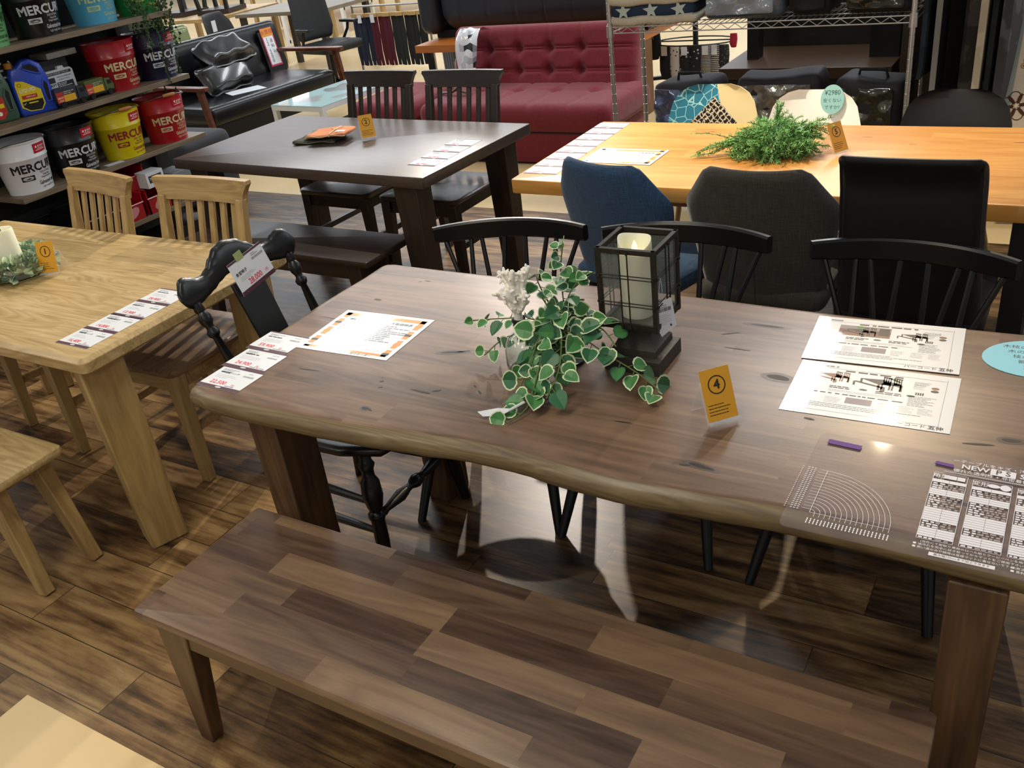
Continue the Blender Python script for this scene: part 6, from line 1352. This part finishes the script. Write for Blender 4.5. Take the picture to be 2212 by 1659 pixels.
def stripes(name, a, b, sc, dots=False):
    m, nt, bs = newmat(name); tc = nt.nodes.new('ShaderNodeTexCoord')
    if dots: v = nt.nodes.new('ShaderNodeTexVoronoi'); v.inputs['Scale'].default_value = sc; nt.links.new(tc.outputs['Object'], v.inputs['Vector']); f = math_n(nt, 'LESS_THAN', v.outputs['Distance'], .22)
    else: w = nt.nodes.new('ShaderNodeTexWave'); w.bands_direction = 'Z'; w.inputs['Scale'].default_value = sc; nt.links.new(tc.outputs['Object'], w.inputs['Vector']); f = math_n(nt, 'GREATER_THAN', w.outputs['Fac'], .55)
    mx = nt.nodes.new('ShaderNodeMix'); mx.data_type = 'RGBA'; mx.inputs[6].default_value = lin(a); mx.inputs[7].default_value = lin(b); nt.links.new(f, mx.inputs[0]); nt.links.new(mx.outputs[2], bs.inputs['Base Color']); bs.inputs['Roughness'].default_value = .9; return m
def hanging(name, cat, loc, w, h, mat, label, group, card=True, cardm=M_paperm, th=.03, legs=1, header=0):
    t = thing(name, label, cat, loc, 0, group); g = G()
    for s in ([0] if legs == 1 else [-1, 1]):
        ww = w / legs * .62 * .45; g.tube([(s * w * .24, 0, 0), (s * w * .26, 0, -h * .4), (s * w * .24, -.01, -h * .72), (s * w * .28, 0, -h)], [ww * .9, ww * 1.0, ww * .95, ww * .7], mat, 10, flat=2.2)
    g.obj('fabric', t, smooth=60)
    if card: g = G(); g.box((0, -th, -.03), (min(.05, w * .6), .002, .08), cardm); g.obj('card', t, smooth=0)
    if header: g = G(); g.box((0, -.004, .0), (w * .95, .045, header), pm('kraft_header', '#a98c5c', .8)); g.obj('header_card', t, smooth=0)
    return t
SK = 'socks hanging on the black stand'; M_sk = pm('black_knit', '#111113', .95)
for i, (x, w, h, m, lb, c) in enumerate([(-2.955, .085, .26, M_sk, 'plain black socks hanging leftmost on the black stand', True), (-2.875, .075, .25, stripes('white_dot_knit', '#b8b3ac', '#2a2727', 34, True), 'pale grey socks with dark dots on the black stand', False), (-2.785, .085, .25, stripes('black_dot_knit', '#141416', '#c9c4bc', 30, True), 'black socks with white dots on the black stand, beside the pale pair', True), (-2.70, .085, .25, stripes('black_dot_knit_b', '#161618', '#b8b3ac', 26, True), 'black dotted socks hanging beside the striped socks', False), (-2.61, .080, .24, stripes('stripe_knit', '#121214', '#b9b5ae', 28), 'black and white striped socks, left pair on the stand', True), (-2.535, .075, .24, stripes('stripe_knit_b', '#121214', '#b9b5ae', 22), 'black and white striped socks, right pair on the stand', True), (-2.465, .075, .19, stripes('check_knit', '#1a1a1c', '#77736e', 60, True), 'dark patterned socks hanging rightmost on the stand', False)]):
    hanging('socks', 'socks', (x, 7.30, .355), w, h, m, lb, SK, c)
hanging('gloves', 'gloves', (-3.06, 7.28, .46), .13, .20, pm('charcoal_knit', '#18191b', .95), 'charcoal knit gloves with a white tag left of the sock stand', None, True)
hanging('gloves', 'gloves', (-2.36, 7.22, .45), .05, .10, pm('crimson_knit', '#8f1730', .95), 'small crimson knit gloves at the right of the sock stand', None, False)
# tights rack and white desk
TK = thing('garment_rack', 'low metal rail stand carrying rows of tights behind the coffee table', 'rack', (-6.24, 7.98, 0)); ms = pm('steel_rail', '#8b8d8c', .35, metal=.9)
g = G(); g.tube([(-.46, 0, .71), (.50, 0, .71)], .010, ms, 8); g.obj('rail', TK)
for x in (-.46, .50): g = G(); g.tube([(x, 0, .0), (x, 0, .72)], .012, ms, 8); g.tube([(x, -.22, .02), (x, .22, .02)], .012, ms, 8); g.obj('end_post', TK)
cols = ['#182033', '#182033', '#1a2236', '#4a1020', '#52121f', '#471020', '#1d211f', '#181b1a', '#15181a', '#101214', '#131516']
nm = ['navy', 'navy', 'navy', 'burgundy', 'burgundy', 'burgundy', 'dark green', 'dark green', 'charcoal', 'black', 'black']; od = ['leftmost', 'second', 'third', 'first', 'second', 'third', 'first', 'second', 'only', 'first', 'last']
for i, c in enumerate(cols): hanging('tights', 'tights', (-6.63 + .084 * i, 7.93 - .02 * (i % 2), .63), .085, .50, pm('knit_' + c[1:], c, .95), '%s tights hanging behind the coffee table, %s of that colour from the left' % (nm[i], od[i]), 'tights on the rail', i in (1, 3), M_paperm, .03, 2, .035)
WD = thing('desk', 'long white desk behind the hanging tights', 'desk', (-8.0, 10.0, 0)); g = G(); g.box((0, 0, .70), (2.8, .7, .03), M_wfr); g.obj('desktop', WD, smooth=0)
for x in (-1.35, -.3, 1.35):
    g = G(); 
    for y in (-.3, .3): g.box((x, y, .34), (.045, .045, .68), M_wfr)
    g.box((x, 0, .10), (.045, .6, .04), M_wfr); g.box((x, 0, .48), (.045, .6, .04), M_wfr); g.obj('leg_frame', WD, smooth=0)
# office chair
OC = thing('office_chair', 'black mesh office chair behind the black sofa', 'chair', (-6.55, 7.35, 0), radians(78)); M_mesh = pm('black_mesh', '#101112', .6, bump=.6, bscale=60)
g = G(); padded_back(g, [(.50, .20), (.60, .23), (.90, .22), (1.05, .19)], M_mesh, .03, y_at=lambda z: .22 + .12 * (z - .5), wrap=.05); g.obj('backrest', OC, smooth=60)
g = G(); g.rbox((0, -.02, .44), (.50, .48, .09), .04, M_mesh, (10, 10, 4)); g.obj('seat', OC, smooth=60); g = G(); g.tube([(0, 0, .08), (0, 0, .42)], .028, M_blacks, 12); g.obj('gas_post', OC)
for k in range(5): a = 2 * pi * k / 5; g = G(); g.beam((0, 0, .11), (.30 * cos(a), .30 * sin(a), .075), .05, .04, .035, .025, M_blacks, up=(0, 0, 1)); b = g.obj('base_arm', OC, smooth=0); q = G(); q.lathe([(0, -.02), (.028, -.02), (.028, .02), (0, .02)], M_blacks, 14, TR(.29 * cos(a), .29 * sin(a), .03, ry=pi / 2)); q.obj('castor', b, smooth=40)
for s in (-1, 1): g = G(); g.tube([(s * .25, .1, .44), (s * .28, .02, .56), (s * .28, .0, .62)], .015, M_blacks, 8); g.rbox((s * .28, -.02, .635), (.07, .24, .03), .012, M_blacks, (4, 8, 2)); g.obj('armrest', OC, smooth=60)
# tables, chairs and cabinet beyond the sofa
def plaintable(loc, s, rz, mat, label, h=.70, lm=M_oakz):
    t = thing('display_table', label, 'table', loc, rz); g = G(); g.box((0, 0, h - .02), (s[0], s[1], .04), mat); g.obj('tabletop', t, bevel=.003)
    for sx in (-1, 1):
        for sy in (-1, 1): g = G(); g.box((sx * (s[0] / 2 - .06), sy * (s[1] / 2 - .06), (h - .04) / 2), (.06, .06, h - .04), lm); g.obj('leg', t, smooth=0)
    return t
plaintable((-9.35, 8.35, 0), (1.5, 1.1, .7), 0, M_oakx, 'pale wooden table behind the black sofa with upturned chairs on it'); plaintable((-7.80, 8.45, 0), (1.3, .9, .7), 0, wood('grey_brown_top', ['#4d443a', '#6e6253', '#857866'], 'X', None, rough=.4, grain=.5), 'grey brown wooden table behind the black sofa', lm=M_darkz)
plaintable((-10.3, 11.15, 0), (2.2, 1.3, .7), 0, pm('white_laminate', '#dfe6ea', .35), 'white topped table far behind the wooden tables', .74); plaintable((-10.9, 12.8, 0), (3.2, 1.2, .7), 0, pm('peach_laminate', '#c98f6a', .4), 'peach coloured table at the far back', .74)
for i, (x, y, lb) in enumerate([(-9.55, 8.25, 'dark chair turned upside down on the pale wooden table, left one'), (-8.95, 8.30, 'dark chair turned upside down on the pale wooden table, right one')]):
    t = thing('upturned_chair', lb, 'chair', (x, y, .70), radians(15 * i)); g = G(); g.box((0, 0, .03), (.42, .42, .05), M_darkx); g.obj('seat', t, smooth=0)
    for sx in (-1, 1):
        for sy in (-1, 1): g = G(); g.beam((sx * .18, sy * .18, .05), (sx * .22, sy * .22, .46), .04, .04, .03, .03, M_blacks); g.obj('leg', t, smooth=0)
t = thing('shell_chair', 'black chair with a white hang tag behind the black sofa', 'chair', (-7.85, 7.35, 0), radians(100)); g = G(); padded_back(g, [(.40, .20), (.55, .24), (.70, .22), (.82, .16)], M_leath, .03, y_at=lambda z: .2 + .15 * (z - .4), wrap=.10); g.obj('backrest', t, smooth=60); g = G(); g.rbox((0, 0, .42), (.46, .44, .06), .03, M_leath, (8, 8, 4)); g.obj('seat', t, smooth=60)
for sx in (-1, 1):
    for sy in (-1, 1): g = G(); g.tube([(sx * .16, sy * .16, .40), (sx * .2, sy * .2, 0)], .011, M_blacks, 8); g.obj('leg', t)
g = G(); g.box((-.10, -.02 + .16, .70), (.07, .003, .11), M_paperm); g.obj('hang_tag', t, smooth=0)
t = thing('green_chair', 'olive green chair back wrapped in clear plastic behind the black sofa', 'chair', (-7.25, 6.05, 0), radians(80)); mgc = pm('olive_vinyl', '#76804f', .25, coat=.7, bump=.3, bscale=9)
g = G(); g.rbox((0, 0, 0), (.62, .09, .46), .04, mgc, (14, 4, 12), TR(0, .22, .63, rx=radians(-8))); g.obj('backrest', t, smooth=60); g = G(); g.rbox((0, -.04, .40), (.60, .52, .12), .04, mgc, (10, 10, 4)); g.obj('seat', t, smooth=60)
for sx in (-1, 1):
    for sy in (-1, 1): g = G(); g.tube([(sx * .24, sy * .2, .35), (sx * .25, sy * .22, 0)], .012, M_blacks, 8); g.obj('leg', t)
t = thing('cabinet', 'dark green wooden cabinet behind the hanging vine at the top left', 'cabinet', (-8.05, 5.95, 0)); mgr = pm('dark_green_paint', '#2e3a22', .5, bump=.2, bscale=40); g = G(); g.box((0, 0, .8), (.5, 1.0, 1.6), mgr); g.obj('body', t, bevel=.004)
for k in range(2): g = G(); g.box((.255, -.245 + .49 * k, .8), (.015, .46, 1.5), mgr); d = g.obj('door', t, bevel=.004); q = G(); q.lathe([(0, 0), (.012, .004), (.012, .02), (0, .024)], M_blacks, 10, TR(.262, (-.06 if k == 0 else .06), .8, ry=pi / 2)); q.obj('knob', d)
